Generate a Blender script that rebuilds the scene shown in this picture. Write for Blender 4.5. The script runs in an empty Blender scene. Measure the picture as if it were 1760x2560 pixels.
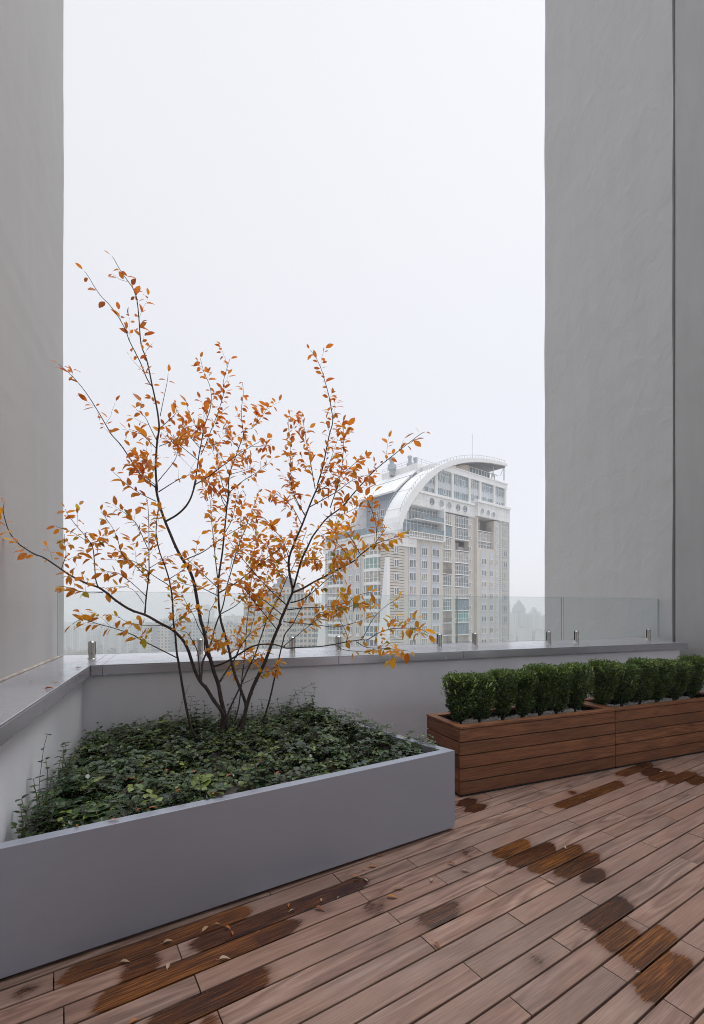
import bpy, bmesh, math, random
import numpy as np
from mathutils import Vector, Matrix, Quaternion
R = math.radians
random.seed(7)
scene = bpy.context.scene
col = scene.collection

# ------------------------------------------------------------------ camera
F, PX, PY, EYE = 1150.0, 880.0, 1526.0, 1.5      # focal length / principal point in pixels of the 1760x2560 photo
cam_d = bpy.data.cameras.new('camera')
cam = bpy.data.objects.new('camera', cam_d); col.objects.link(cam)
cam.location = (0, 0, EYE); cam.rotation_euler = (R(90), 0, 0)
cam_d.sensor_fit = 'HORIZONTAL'; cam_d.sensor_width = 36.0
cam_d.lens = 36.0 * F / 1760.0
cam_d.shift_y = (PY - 1280.0) / 1760.0
cam_d.clip_start = 0.05; cam_d.clip_end = 30000
scene.camera = cam

# ------------------------------------------------------------------ sky, sun, exposure
SUN_EL, SUN_AZ = R(64), R(62)                     # azimuth clockwise from +Y
world = bpy.data.worlds.new('World'); scene.world = world; world.use_nodes = True
nt = world.node_tree; nt.nodes.clear()
out = nt.nodes.new('ShaderNodeOutputWorld')
sky = nt.nodes.new('ShaderNodeTexSky'); sky.sky_type = 'NISHITA'; sky.sun_disc = False
sky.sun_elevation = SUN_EL; sky.sun_rotation = SUN_AZ
sky.air_density = 1.0; sky.dust_density = 0.6
bg1 = nt.nodes.new('ShaderNodeBackground'); bg1.inputs[1].default_value = 0.05
hs = nt.nodes.new('ShaderNodeHueSaturation'); hs.inputs['Saturation'].default_value = 0.25   # cloud light, not blue sky
nt.links.new(sky.outputs[0], hs.inputs['Color']); nt.links.new(hs.outputs[0], bg1.inputs[0])
tc = nt.nodes.new('ShaderNodeTexCoord'); sep = nt.nodes.new('ShaderNodeSeparateXYZ')
nt.links.new(tc.outputs['Generated'], sep.inputs[0])
cl = nt.nodes.new('ShaderNodeTexNoise'); cl.inputs['Scale'].default_value = 1.3; cl.inputs['Detail'].default_value = 3
nt.links.new(tc.outputs['Generated'], cl.inputs['Vector'])
ma = nt.nodes.new('ShaderNodeMath'); ma.operation = 'MULTIPLY_ADD'
nt.links.new(cl.outputs[0], ma.inputs[0]); ma.inputs[1].default_value = 0.08
nt.links.new(sep.outputs['Z'], ma.inputs[2])
ramp = nt.nodes.new('ShaderNodeValToRGB')
e_ = ramp.color_ramp.elements                     # overcast: palest low down, far brighter overhead (above the frame)
ramp.color_ramp.interpolation = 'EASE'
e_[0].position = 0.05; e_[0].color = (0.248, 0.250, 0.276, 1)
e_[1].position = 0.90; e_[1].color = (0.312, 0.317, 0.325, 1)
e_.new(1.0).color = (1.15, 1.20, 1.34, 1)
nt.links.new(ma.outputs[0], ramp.inputs[0])
bg2 = nt.nodes.new('ShaderNodeBackground'); bg2.inputs[1].default_value = 2.35
nt.links.new(ramp.outputs[0], bg2.inputs[0])
add = nt.nodes.new('ShaderNodeAddShader')
nt.links.new(bg1.outputs[0], add.inputs[0]); nt.links.new(bg2.outputs[0], add.inputs[1])
nt.links.new(add.outputs[0], out.inputs['Surface'])

sun_d = bpy.data.lights.new('sun', 'SUN'); sun_d.energy = 1.5; sun_d.angle = R(30); sun_d.color = (1, 0.98, 0.95)
sun = bpy.data.objects.new('sun', sun_d); col.objects.link(sun)
sv = Vector((math.sin(SUN_AZ) * math.cos(SUN_EL), math.cos(SUN_AZ) * math.cos(SUN_EL), math.sin(SUN_EL)))
sun.rotation_euler = sv.to_track_quat('Z', 'Y').to_euler()
scene.view_settings.view_transform = 'Standard'; scene.view_settings.look = 'None'
scene.view_settings.exposure = 0.0; scene.view_settings.gamma = 1.0
scene.render.engine = 'CYCLES'
scene.cycles.use_denoising = True; scene.cycles.denoiser = 'OPENIMAGEDENOISE'; scene.cycles.denoising_input_passes = 'RGB_ALBEDO_NORMAL'; scene.cycles.denoising_prefilter = 'ACCURATE'
scene.cycles.filter_width = 1.0
scene.cycles.max_bounces = 10; scene.cycles.transparent_max_bounces = 24; scene.cycles.volume_bounces = 2
scene.cycles.diffuse_bounces = 5

# ------------------------------------------------------------------ helpers
TH = R(21.25)                                     # the terrace frame: a along the rear parapet, n away from us
CA, SA = math.cos(TH), math.sin(TH)
def AN(a, n): return (a * CA - n * SA, a * SA + n * CA)
def toAN(x, y): return (x * CA + y * SA, -x * SA + y * CA)
def ground(px, py, z=0.0):                        # photo point -> point on the level z
    y = F * (EYE - z) / (py - PY)
    return ((px - PX) / F * y, y)
def at(px, py, y): return Vector(((px - PX) / F * y, y, EYE + (PY - py) / F * y))
def a_on_n(px, n):                                # photo column -> a on the vertical plane n
    u = (px - PX) / F
    return n * (u * CA + SA) / (CA - u * SA)

class MB:
    def __init__(s): s.v = []; s.f = []; s.r = []; s.m = []; s.c = []
    def add(s, vs, fs, r=0.0, mi=0, co=None):
        b = len(s.v); s.v.extend([tuple(p) for p in vs])
        s.c.extend(co if co is not None else [tuple(p) for p in vs])
        for f in fs:
            s.f.append(tuple(i + b for i in f)); s.r.append(r); s.m.append(mi)
    def box(s, x0, x1, y0, y1, z0, z1, r=0.0, mi=0, off=None):
        vs = [(x0,y0,z0),(x1,y0,z0),(x1,y1,z0),(x0,y1,z0),(x0,y0,z1),(x1,y0,z1),(x1,y1,z1),(x0,y1,z1)]
        co = None if off is None else [(v[0]+off[0], v[1]+off[1], v[2]+off[2]) for v in vs]
        s.add(vs, [(0,3,2,1),(4,5,6,7),(0,1,5,4),(1,2,6,5),(2,3,7,6),(3,0,4,7)], r, mi, co)
    def prism(s, poly, lo, hi, axis='z', r=0.0, mi=0):
        def P(p, h): return (p[0], p[1], h) if axis == 'z' else ((p[0], h, p[1]) if axis == 'y' else (h, p[0], p[1]))
        n = len(poly)
        vs = [P(p, lo) for p in poly] + [P(p, hi) for p in poly]
        fs = [tuple(range(n))[::-1], tuple(range(n, 2*n))] + [(i, (i+1) % n, n+(i+1) % n, n+i) for i in range(n)]
        s.add(vs, fs, r, mi)
    def strip(s, A, B, r=0.0, mi=0):              # closed band between two equal polylines
        n = len(A); vs = list(A) + list(B)
        s.add(vs, [(i, i+1, n+i+1, n+i) for i in range(n-1)], r, mi)
    def tube(s, pts, rad, sides=6, r=0.0, mi=0, cap=True):
        pts = [Vector(p) for p in pts]; n = len(pts); vs = []; co = []
        if not hasattr(rad, '__len__'): rad = [rad] * n
        L = 0; ref = Vector((0.3, 0.9, 0.2))
        for i, p in enumerate(pts):
            t = (pts[min(i+1, n-1)] - pts[max(i-1, 0)]); t.normalize()
            u = t.cross(ref); 
            if u.length < 1e-3: u = t.cross(Vector((1, 0, 0)))
            u.normalize(); w = t.cross(u)
            if i: L += (pts[i] - pts[i-1]).length
            for k in range(sides):
                a = 2*math.pi*k/sides
                vs.append(p + (u*math.cos(a) + w*math.sin(a))*rad[i]); co.append((L, math.cos(a)*.02, math.sin(a)*.02))
        fs = [(i*sides+k, i*sides+(k+1) % sides, (i+1)*sides+(k+1) % sides, (i+1)*sides+k) for i in range(n-1) for k in range(sides)]
        if cap: fs += [tuple(range(sides))[::-1], tuple(range((n-1)*sides, n*sides))]
        s.add(vs, fs, r, mi, co)
    def lathe(s, prof, seg=16, cx=0, cy=0, r=0.0, mi=0, a0=0.0, a1=2*math.pi):
        full = abs(a1-a0-2*math.pi) < 1e-6; n = seg if full else seg+1; vs = []
        for (rr, z) in prof:
            for k in range(n):
                a = a0+(a1-a0)*k/seg; vs.append((cx+rr*math.cos(a), cy+rr*math.sin(a), z))
        fs = []
        for i in range(len(prof)-1):
            for k in range(seg):
                k2 = (k+1) % n; fs.append((i*n+k, i*n+k2, (i+1)*n+k2, (i+1)*n+k))
        s.add(vs, fs, r, mi)
    def build(s, name, mats, parent=None, smooth=False, loc=None, rz=None, bevel=0.0):
        me = bpy.data.meshes.new(name); me.from_pydata(s.v, [], s.f)
        for m in (mats if isinstance(mats, (list, tuple)) else [mats]): me.materials.append(m)
        me.polygons.foreach_set('material_index', s.m)
        at_ = me.attributes.new('rnd', 'FLOAT', 'FACE'); at_.data.foreach_set('value', s.r)
        ac = me.attributes.new('bco', 'FLOAT_VECTOR', 'POINT'); ac.data.foreach_set('vector', np.array(s.c, dtype=np.float32).ravel())
        if smooth: me.polygons.foreach_set('use_smooth', [True]*len(s.f))
        me.update()
        o = bpy.data.objects.new(name, me); col.objects.link(o)
        if parent: o.parent = parent
        if loc is not None: o.location = loc
        if rz is not None: o.rotation_euler = (0, 0, rz)
        if bevel:
            b = o.modifiers.new('bevel', 'BEVEL'); b.width = bevel; b.segments = 2; b.limit_method = 'ANGLE'; b.angle_limit = R(40)
        return o
def tag(o, label=None, cat=None, group=None, kind=None):
    if label: o['label'] = label
    if cat: o['category'] = cat
    if group: o['group'] = group
    if kind: o['kind'] = kind
    return o
def empty(name, loc=(0,0,0), rz=0.0, label=None, cat=None, group=None):
    o = bpy.data.objects.new(name, None); col.objects.link(o)
    o.location = loc; o.rotation_euler = (0, 0, rz); o.empty_display_size = 0.1
    return tag(o, label, cat, group)

# ------------------------------------------------------------------ materials
class NT:
    def __init__(s, name):
        s.m = bpy.data.materials.new(name); s.m.use_nodes = True; s.t = s.m.node_tree
        s.b = s.t.nodes['Principled BSDF']; s.o = s.t.nodes['Material Output']
    def n(s, t, **k):
        x = s.t.nodes.new('ShaderNode'+t)
        for a, b in k.items(): setattr(x, a, b)
        return x
    def l(s, a, b): s.t.links.new(a, b)
    def val(s, sock, v):
        if hasattr(v, 'is_linked') or hasattr(v, 'links'): s.l(v, sock)
        elif isinstance(v, (tuple, list)) and sock.type == 'RGBA' and len(v) == 3: sock.default_value = (*v, 1)
        else: sock.default_value = v
    def math(s, op, a, b=0.0, c=0.0, clamp=False):
        x = s.n('Math', operation=op, use_clamp=clamp)
        for i, v in enumerate((a, b, c)): s.val(x.inputs[i], v)
        return x.outputs[0]
    def mix(s, f, a, b, mode='MIX'):
        x = s.n('Mix', data_type='RGBA', blend_type=mode)
        s.val(x.inputs[0], f); s.val(x.inputs[6], a); s.val(x.inputs[7], b)
        return x.outputs[2]
    def noise(s, vec, scale, detail=3, rough=0.5, dist=0.0):
        x = s.n('TexNoise'); x.inputs['Scale'].default_value = scale; x.inputs['Detail'].default_value = detail
        x.inputs['Roughness'].default_value = rough; x.inputs['Distortion'].default_value = dist
        if vec is not None: s.l(vec, x.inputs['Vector'])
        return x.outputs[0]
    def map(s, vec, scale=(1,1,1), loc=(0,0,0), rot=(0,0,0)):
        x = s.n('Mapping'); s.l(vec, x.inputs[0]); x.inputs['Scale'].default_value = scale; x.inputs['Location'].default_value = loc
        x.inputs['Rotation'].default_value = rot
        return x.outputs[0]
    def ramp(s, f, stops):
        x = s.n('ValToRGB'); s.l(f, x.inputs[0]); e = x.color_ramp.elements
        while len(e) < len(stops): e.new(0.5)
        for i, (p, c) in enumerate(stops): e[i].position = p; e[i].color = (*c, 1) if len(c) == 3 else c
        return x.outputs[0]
    def attr(s, name, out='Fac'):
        x = s.n('Attribute', attribute_name=name); return x.outputs[out]
    def obj(s): return s.n('TexCoord').outputs['Object']
    def bump(s, h, strength=0.3, dist=0.01):
        x = s.n('Bump'); x.inputs['Strength'].default_value = strength; x.inputs['Distance'].default_value = dist
        s.l(h, x.inputs['Height']); s.l(x.outputs[0], s.b.inputs['Normal'])
    def set(s, col=None, rough=None, metal=None, spec=None):
        if col is not None: s.val(s.b.inputs['Base Color'], col)
        if rough is not None: s.val(s.b.inputs['Roughness'], rough)
        if metal is not None: s.val(s.b.inputs['Metallic'], metal)
        if spec is not None: s.val(s.b.inputs['Specular IOR Level'], spec)
        return s.m

def plain(name, c, rough=0.6, var=0.12, scale=3.0, metal=0.0, spec=0.5, bump=0.0, bs=60.0):
    t = NT(name); v = t.noise(t.obj(), scale, 5, 0.6)
    c0 = tuple(x*(1-var) for x in c); c1 = tuple(min(1, x*(1+var)) for x in c)
    t.set(t.ramp(v, [(0.3, c0), (0.7, c1)]), rough, metal, spec)
    if bump: t.bump(t.noise(t.obj(), bs, 4), bump, 0.01)
    return t.m

def plaster(name, c, streak=0.1, wave=0.5):
    t = NT(name); o = t.obj()
    big = t.noise(o, 0.6, 5, 0.6)
    st = t.noise(t.map(o, (2.5, 2.5, 0.35)), 1.6, 5, 0.6)
    f = t.math('MULTIPLY_ADD', big, 0.5, t.math('MULTIPLY', st, 0.5))
    base = t.ramp(f, [(0.35, tuple(x*(1-streak) for x in c)), (0.65, tuple(x*(1+streak*0.6) for x in c))])
    sp = t.math('GREATER_THAN', t.noise(o, 55, 2), 0.735)
    base = t.mix(t.math('MULTIPLY', sp, 0.35), base, tuple(x*0.55 for x in c))
    t.set(base, 0.85, 0, 0.25)
    h = t.math('ADD', t.math('MULTIPLY', t.noise(t.map(o, (1, 1, 0.8), rot=(0.4, 0.5, 0)), 3.0, 3, 0.5, 0.6), wave), t.math('MULTIPLY', t.noise(o, 120, 3), 0.04))
    t.bump(h, 0.35, 0.06)
    return t.m
M = {}
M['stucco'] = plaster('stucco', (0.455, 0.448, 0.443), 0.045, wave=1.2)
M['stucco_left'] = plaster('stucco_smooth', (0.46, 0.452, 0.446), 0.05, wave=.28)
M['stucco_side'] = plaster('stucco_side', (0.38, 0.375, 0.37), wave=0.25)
def parapet_mat():
    t = NT('parapet_plaster'); o = t.obj(); c = (0.62, 0.62, 0.64)
    sepn = t.n('SeparateXYZ'); t.l(o, sepn.inputs[0]); z = sepn.outputs[2]
    v = t.noise(t.map(o, (1, 1, 0.5)), 2.2, 5, 0.6)
    base = t.ramp(v, [(0.3, (0.65, 0.665, 0.71)), (0.7, (0.73, 0.745, 0.785))])
    # splashed soil low on the wall and a few rain streaks under the coping
    low = t.math('SUBTRACT', 1.0, t.math('DIVIDE', t.math('SUBTRACT', z, 0.50), 0.24), clamp=True)
    speck = t.math('GREATER_THAN', t.noise(o, 190, 2, 0.6), t.math('SUBTRACT', 0.80, t.math('MULTIPLY', low, 0.26)))
    base = t.mix(t.math('MULTIPLY', speck, 0.38), base, (0.20, 0.185, 0.17))
    stk = t.math('GREATER_THAN', t.noise(t.map(o, (30, 30, 0.8)), 1.0, 3), 0.72)
    top = t.math('DIVIDE', t.math('SUBTRACT', z, 0.78), 0.2, clamp=True)
    base = t.mix(t.math('MULTIPLY', t.math('MULTIPLY', stk, top), 0.18), base, (0.25, 0.24, 0.24))
    t.set(base, 0.8, 0, 0.3); t.bump(t.noise(o, 150, 3), 0.08, 0.01)
    return t.m
M['parapet'] = parapet_mat()
def coated(name, c, rough, var=0.05, metal=0.0, brushed=False):
    t = NT(name); o = t.obj()
    v = t.noise(o, 1.3, 5, 0.65)
    sm = t.noise(t.map(o, (3, 3, 14)), 3.0, 4)
    base = t.ramp(t.math('MULTIPLY_ADD', v, 0.6, t.math('MULTIPLY', sm, 0.4)), [(0.35, tuple(x*(1-var) for x in c)), (0.65, tuple(x*(1+var) for x in c))])
    sp = t.math('GREATER_THAN', t.noise(o, 90, 2), 0.755)
    base = t.mix(t.math('MULTIPLY', sp, 0.4), base, tuple(x*0.4 for x in c))
    t.set(base, t.math('MULTIPLY_ADD', t.noise(o, 6, 5), 0.25, rough-0.12), metal, 0.5)
    if brushed: t.bump(t.noise(t.map(o, (200, 200, 2)), 2.0, 2), 0.05, 0.002)
    return t.m
M['coping'] = coated('coping_metal', (0.47, 0.47, 0.505), 0.21, 0.04, 0.5)
M['planter'] = coated('planter_metal', (0.345, 0.365, 0.425), 0.36, 0.03, 0.32)
M['steel'] = coated('brushed_steel', (0.50, 0.48, 0.45), 0.32, 0.08, 1.0, True)
M['rubber'] = plain('rubber', (0.02, 0.02, 0.022), 0.6)
M['seal'] = plain('sealant', (0.42, 0.38, 0.33), 0.8, 0.3, 12)
M['dark'] = plain('dark_gap', (0.02, 0.018, 0.017), 0.9)
M['soil'] = plain('soil', (0.055, 0.042, 0.034), 0.95, 0.6, 40, bump=1.0, bs=60)
M['gravel'] = plain('gravel', (0.17, 0.155, 0.14), 0.9, 0.7, 90, bump=1.0, bs=110)
def wood_mat(name, wet):
    t = NT(name); co = t.attr('bco', 'Vector'); rnd = t.attr('rnd')
    # every board carries its own grain: fine fibres, cathedral rings and dark pores
    off = t.n('CombineXYZ'); t.l(t.math('MULTIPLY', rnd, 37.0), off.inputs[0]); t.l(t.math('MULTIPLY', rnd, 91.0), off.inputs[2])
    ad = t.n('VectorMath', operation='ADD'); t.l(co, ad.inputs[0]); t.l(off.outputs[0], ad.inputs[1]); v = ad.outputs[0]
    fib = t.noise(t.map(v, (5, 230, 230)) if wet else t.map(v, (4, 120, 120)), 1.0, 4, 0.65)
    ringf = t.noise(t.map(v, (0.9, 9, 9) if wet else (0.5, 7, 7)), 1.0, 2, 0.5)
    ring = t.math('PINGPONG', t.math('MULTIPLY', ringf, 14.0 if wet else 30.0), 1.0)
    blot = t.noise(t.map(v, (2.2, 7, 7)), 1.0, 4, 0.6)
    pore = t.math('GREATER_THAN', t.noise(t.map(v, (14, 420, 420)), 1.0, 2), 0.62)
    figure = t.math('MULTIPLY', t.math('SUBTRACT', ring, 0.5), t.math('MULTIPLY', t.math('FRACT', t.math('MULTIPLY', rnd, 7.3)), 0.22))   # some boards flat sawn, some quartered
    mixv = t.math('ADD', t.math('MULTIPLY_ADD', fib, 0.46, 0.14 if wet else 0.10), t.math('ADD', figure, t.math('MULTIPLY', blot, 0.26)))
    if wet:
        dry = t.ramp(mixv, [(0.30, (0.080, 0.046, 0.035)), (0.5, (0.240, 0.155, 0.120)), (0.70, (0.385, 0.278, 0.224))])
        hue = t.ramp(rnd, [(0.0, (0.86, 0.86, 0.86)), (0.35, (1.0, 0.95, 0.93)), (0.7, (1.08, 0.97, 0.91)), (1.0, (0.98, 0.98, 0.97))])
        dry = t.mix(1.0, dry, hue, 'MULTIPLY')
        red = t.math('MULTIPLY', t.math('SUBTRACT', t.noise(t.map(v, (1.6, 5, 5), loc=(9, 3, 1)), 1.0, 3), 0.45, clamp=True), 3.2, clamp=True)
        dry = t.mix(t.math('MULTIPLY', red, 0.5), dry, (0.31, 0.165, 0.105))
        dry = t.mix(t.math('MULTIPLY', pore, 0.22), dry, (0.09, 0.06, 0.055))
        bl = t.math('GREATER_THAN', t.noise(t.map(v, (3.0, 30, 30), loc=(4, 7, 2)), 1.0, 4, 0.7, 0.8), 0.735)
        dry = t.mix(t.math('MULTIPLY', bl, 0.55), dry, (0.07, 0.055, 0.06))
        crack = t.math('GREATER_THAN', t.noise(t.map(v, (1.1, 75, 75), loc=(2, 9, 5)), 1.0, 2, 0.5, 0.3), 0.745)
        dry = t.mix(t.math('MULTIPLY', crack, 0.7), dry, (0.055, 0.036, 0.034))
        wmix = t.math('MULTIPLY_ADD', fib, 0.75, t.math('MULTIPLY', blot, 0.25))
        wetc = t.ramp(wmix, [(0.36, (0.014, 0.007, 0.005)), (0.52, (0.070, 0.027, 0.011)), (0.68, (0.24, 0.098, 0.022))])
        amb = t.attr('amber')
        wetc = t.mix(amb, t.mix(1.0, wetc, (0.62, 0.52, 0.60), 'MULTIPLY'), t.mix(1.0, wetc, (1.5, 1.35, 1.0), 'MULTIPLY'))
        edge = t.math('MULTIPLY_ADD', t.noise(t.map(v, (22, 260, 260)), 1.0, 3, 0.6), 0.7, t.math('MULTIPLY', t.noise(t.map(v, (14, 40, 40)), 1.0, 3), 0.3))
        w = t.math('ADD', t.attr('wet'), t.math('MULTIPLY', t.math('SUBTRACT', edge, 0.5), 0.72))
        w = t.math('DIVIDE', t.math('SUBTRACT', w, 0.47), 0.16, clamp=True)
        # halo of dampness round each patch, plus shade painted beside the metal bed
        damp_shade = t.math('MULTIPLY', t.math('DIVIDE', t.math('SUBTRACT', t.attr('wet'), 0.04), 0.42, clamp=True), 0.45)
        c = t.mix(damp_shade, dry, t.mix(1.0, dry, (0.55, 0.48, 0.46), 'MULTIPLY'))
        c = t.mix(w, c, wetc)
        film = t.noise(t.map(v, (3, 6, 6)), 1.0, 3)
        rw = t.math('MULTIPLY_ADD', film, 0.28, 0.08)
        rough = t.math('ADD', t.math('MULTIPLY', w, rw), t.math('MULTIPLY', t.math('SUBTRACT', 1.0, w), t.math('MULTIPLY_ADD', blot, 0.35, 0.36)))
        t.set(c, rough, 0, 0.5)
    else:
        c = t.ramp(mixv, [(0.30, (0.062, 0.022, 0.010)), (0.5, (0.185, 0.073, 0.031)), (0.70, (0.34, 0.150, 0.066))])
        hue = t.ramp(rnd, [(0.0, (0.62, 0.56, 0.54)), (0.4, (0.95, 0.93, 0.90)), (1.0, (1.28, 1.26, 1.20))])
        c = t.mix(1.0, c, hue, 'MULTIPLY')
        c = t.mix(t.math('MULTIPLY', pore, 0.35), c, (0.035, 0.018, 0.012))
        sc = t.math('GREATER_THAN', t.noise(t.map(v, (5, 14, 14), loc=(3, 1, 8)), 1.0, 5, 0.75, 0.5), 0.715)
        c = t.mix(t.math('MULTIPLY', sc, 0.3), c, (0.34, 0.25, 0.2))
        t.set(c, t.math('MULTIPLY_ADD', blot, 0.3, 0.34), 0, 0.45)
    t.bump(t.math('ADD', t.math('MULTIPLY', fib, 0.7), t.math('MULTIPLY', ring, 0.4)), 0.28, 0.0015)
    return t.m
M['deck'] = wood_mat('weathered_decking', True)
M['teak'] = wood_mat('oiled_teak', False)
def bark_mat():
    t = NT('bark'); co = t.attr('bco', 'Vector')
    v = t.noise(t.map(co, (20, 60, 60)), 1.0, 4, 0.6)
    c = t.ramp(v, [(0.3, (0.030, 0.022, 0.022)), (0.55, (0.062, 0.047, 0.044)), (0.8, (0.12, 0.10, 0.092))])
    ring = t.math('GREATER_THAN', t.noise(t.map(co, (45, 3, 3)), 1.0, 2), 0.66)
    c = t.mix(t.math('MULTIPLY', ring, 0.5), c, (0.025, 0.018, 0.018))
    t.set(c, 0.7, 0, 0.4); t.bump(v, 0.4, 0.004)
    return t.m
M['bark'] = bark_mat()
def leaf_mat(name, stops, trans=0.35, rough=0.45, tcol=1.5, vein=0.25, spec=0.5):
    t = NT(name); rnd = t.attr('rnd'); co = t.attr('bco', 'Vector')
    c = t.ramp(rnd, stops)
    v = t.noise(co, 2.2, 4, 0.6)
    c = t.mix(t.math('MULTIPLY', t.math('SUBTRACT', v, 0.42, clamp=True), vein*6, clamp=True), c, t.mix(1.0, c, (0.62, 0.50, 0.45), 'MULTIPLY'))
    t.set(c, rough, 0, spec)
    if trans:
        tr = t.n('BsdfTranslucent'); t.l(t.mix(1.0, c, (tcol, tcol*0.95, tcol*0.8), 'MULTIPLY'), tr.inputs[0])
        mx = t.n('MixShader'); mx.inputs[0].default_value = trans
        t.l(t.b.outputs[0], mx.inputs[1]); t.l(tr.outputs[0], mx.inputs[2]); t.l(mx.outputs[0], t.o.inputs[0])
    return t.m
M['leaf'] = leaf_mat('autumn_leaf', [(0.0, (0.42, 0.105, 0.022)), (0.25, (0.56, 0.175, 0.024)), (0.6, (0.66, 0.29, 0.026)), (0.85, (0.66, 0.40, 0.035)), (0.95, (0.42, 0.38, 0.03)), (1.0, (0.16, 0.20, 0.015))], 0.55, 0.5, 1.5)
M['vinca'] = leaf_mat('evergreen_leaf', [(0.0, (0.012, 0.030, 0.012)), (0.45, (0.026, 0.058, 0.020)), (0.8, (0.06, 0.105, 0.028)), (1.0, (0.17, 0.22, 0.05))], 0.12, 0.19, 1.4, 0.12)
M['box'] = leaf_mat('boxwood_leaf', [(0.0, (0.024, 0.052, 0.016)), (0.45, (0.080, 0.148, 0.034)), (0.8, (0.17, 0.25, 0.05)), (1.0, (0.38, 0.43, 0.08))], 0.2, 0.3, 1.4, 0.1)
M['fallen'] = leaf_mat('fallen_leaf', [(0.0, (0.12, 0.035, 0.016)), (0.35, (0.30, 0.085, 0.018)), (0.6, (0.46, 0.18, 0.03)), (0.8, (0.31, 0.20, 0.12)), (1.0, (0.46, 0.35, 0.26))], 0.1, 0.55)
M['vine_stem'] = plain('vine_stem', (0.12, 0.13, 0.045), 0.6, 0.4, 20)
def glass_mat():
    t = NT('clear_glass')
    tr = t.n('BsdfTransparent'); tr.inputs[0].default_value = (0.95, 0.97, 0.967, 1)
    gl = t.n('BsdfGlossy'); gl.inputs['Roughness'].default_value = 0.02; gl.inputs[0].default_value = (0.9, 0.95, 0.95, 1)
    fr = t.n('Fresnel'); fr.inputs[0].default_value = 1.45; geo = t.n('NewGeometry')
    frf = t.math('MULTIPLY', fr.outputs[0], t.math('SUBTRACT', 1.0, geo.outputs['Backfacing']))
    sm = t.noise(t.obj(), 5, 4)
    df = t.n('BsdfDiffuse'); df.inputs[0].default_value = (0.6, 0.68, 0.68, 1)
    mx = t.n('MixShader'); t.l(frf, mx.inputs[0]); t.l(tr.outputs[0], mx.inputs[1]); t.l(gl.outputs[0], mx.inputs[2])
    m2 = t.n('MixShader'); t.l(t.math('MULTIPLY_ADD', sm, 0.03, 0.025), m2.inputs[0]); t.l(mx.outputs[0], m2.inputs[1]); t.l(df.outputs[0], m2.inputs[2])
    t.l(m2.outputs[0], t.o.inputs[0]); return t.m
M['glass'] = glass_mat()
M['glass_edge'] = plain('glass_edge', (0.22, 0.33, 0.32), 0.25, 0.1)
# far things
M['t_white'] = plain('tower_white_panel', (0.86, 0.86, 0.86), 0.5, 0.05, 0.25)
M['t_cream'] = plain('tower_cream_panel', (0.78, 0.77, 0.75), 0.7, 0.07, 0.3)
def brick_mat():
    t = NT('tower_brick'); o = t.obj()
    v = t.noise(o, 0.35, 5, 0.6); f = t.noise(t.map(o, (3, 3, 9)), 1.0, 2)
    c = t.ramp(t.math('MULTIPLY_ADD', v, 0.6, t.math('MULTIPLY', f, 0.4)), [(0.35, (0.60, 0.555, 0.505)), (0.65, (0.69, 0.645, 0.595))])
    return t.set(c, 0.85, 0, 0.3)
M['t_brick'] = brick_mat()  # pale brick
M['t_groove'] = plain('tower_groove', (0.17, 0.15, 0.14), 0.9)
def panel_mat(name, c, sx, sz, line):
    t = NT(name); o = t.obj()
    s3 = t.n('SeparateXYZ'); t.l(o, s3.inputs[0])
    hx = t.math('ADD', s3.outputs[0], s3.outputs[1])
    gx = t.math('LESS_THAN', t.math('FRACT', t.math('MULTIPLY', hx, 1.0/sx)), 0.07)
    gz = t.math('LESS_THAN', t.math('FRACT', t.math('MULTIPLY', s3.outputs[2], 1.0/sz)), 0.06)
    g = t.math('MAXIMUM', gx, gz)
    v = t.noise(o, 0.4, 4)
    base = t.ramp(v, [(0.35, tuple(x*0.93 for x in c)), (0.65, tuple(x*1.05 for x in c))])
    return t.set(t.mix(g, base, line), 0.5, 0, 0.4)
M['t_spandrel'] = panel_mat('tower_spandrel', (0.56, 0.59, 0.65), 0.9, 1.1, (0.62, 0.64, 0.67))
M['t_clad'] = panel_mat('tower_blue_cladding', (0.32, 0.37, 0.43), 0.7, 2.6, (0.22, 0.25, 0.29))
M['t_tile'] = panel_mat('tower_white_tile', (0.84, 0.84, 0.835), 1.2, 1.5, (0.66, 0.66, 0.66))
M['t_glass'] = plain('tower_glass', (0.17, 0.205, 0.23), 0.12, 0.5, 0.5, 0, 0.6)
M['t_glass2'] = plain('tower_curtain_glass', (0.20, 0.27, 0.31), 0.10, 0.35, 0.8, 0, 0.7)
M['t_green'] = plain('tower_green_glass', (0.05, 0.30, 0.27), 0.15, 0.3, 0.8, 0, 0.6)
M['t_palegreen'] = plain('tower_pale_green_glass', (0.24, 0.36, 0.33), 0.15, 0.3, 0.8, 0, 0.6)
M['t_curtain'] = plain('tower_curtains', (0.40, 0.39, 0.37), 0.6, 0.35, 0.9)
M['t_frame'] = plain('tower_window_frame', (0.80, 0.80, 0.80), 0.5, 0.03)
M['t_rail'] = plain('tower_railing', (0.10, 0.095, 0.095), 0.5)
M['t_grey'] = plain('tower_grey_metal', (0.40, 0.43, 0.46), 0.45, 0.2, 1.0)
M['t_beige'] = plain('tower_beige_wall', (0.55, 0.46, 0.38), 0.8, 0.06, 0.5)
M['t_dark'] = plain('tower_dark_soffit', (0.16, 0.17, 0.19), 0.6)

# ================================================================== THE TERRACE
COP_Z, WALL_N, COP_N, OUT_N, WALL_A, COP_A, PIL_A = 1.06, 4.228, 4.20, 5.25, -0.678, -0.620, -1.005
RIGHT_A = 6.60
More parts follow.
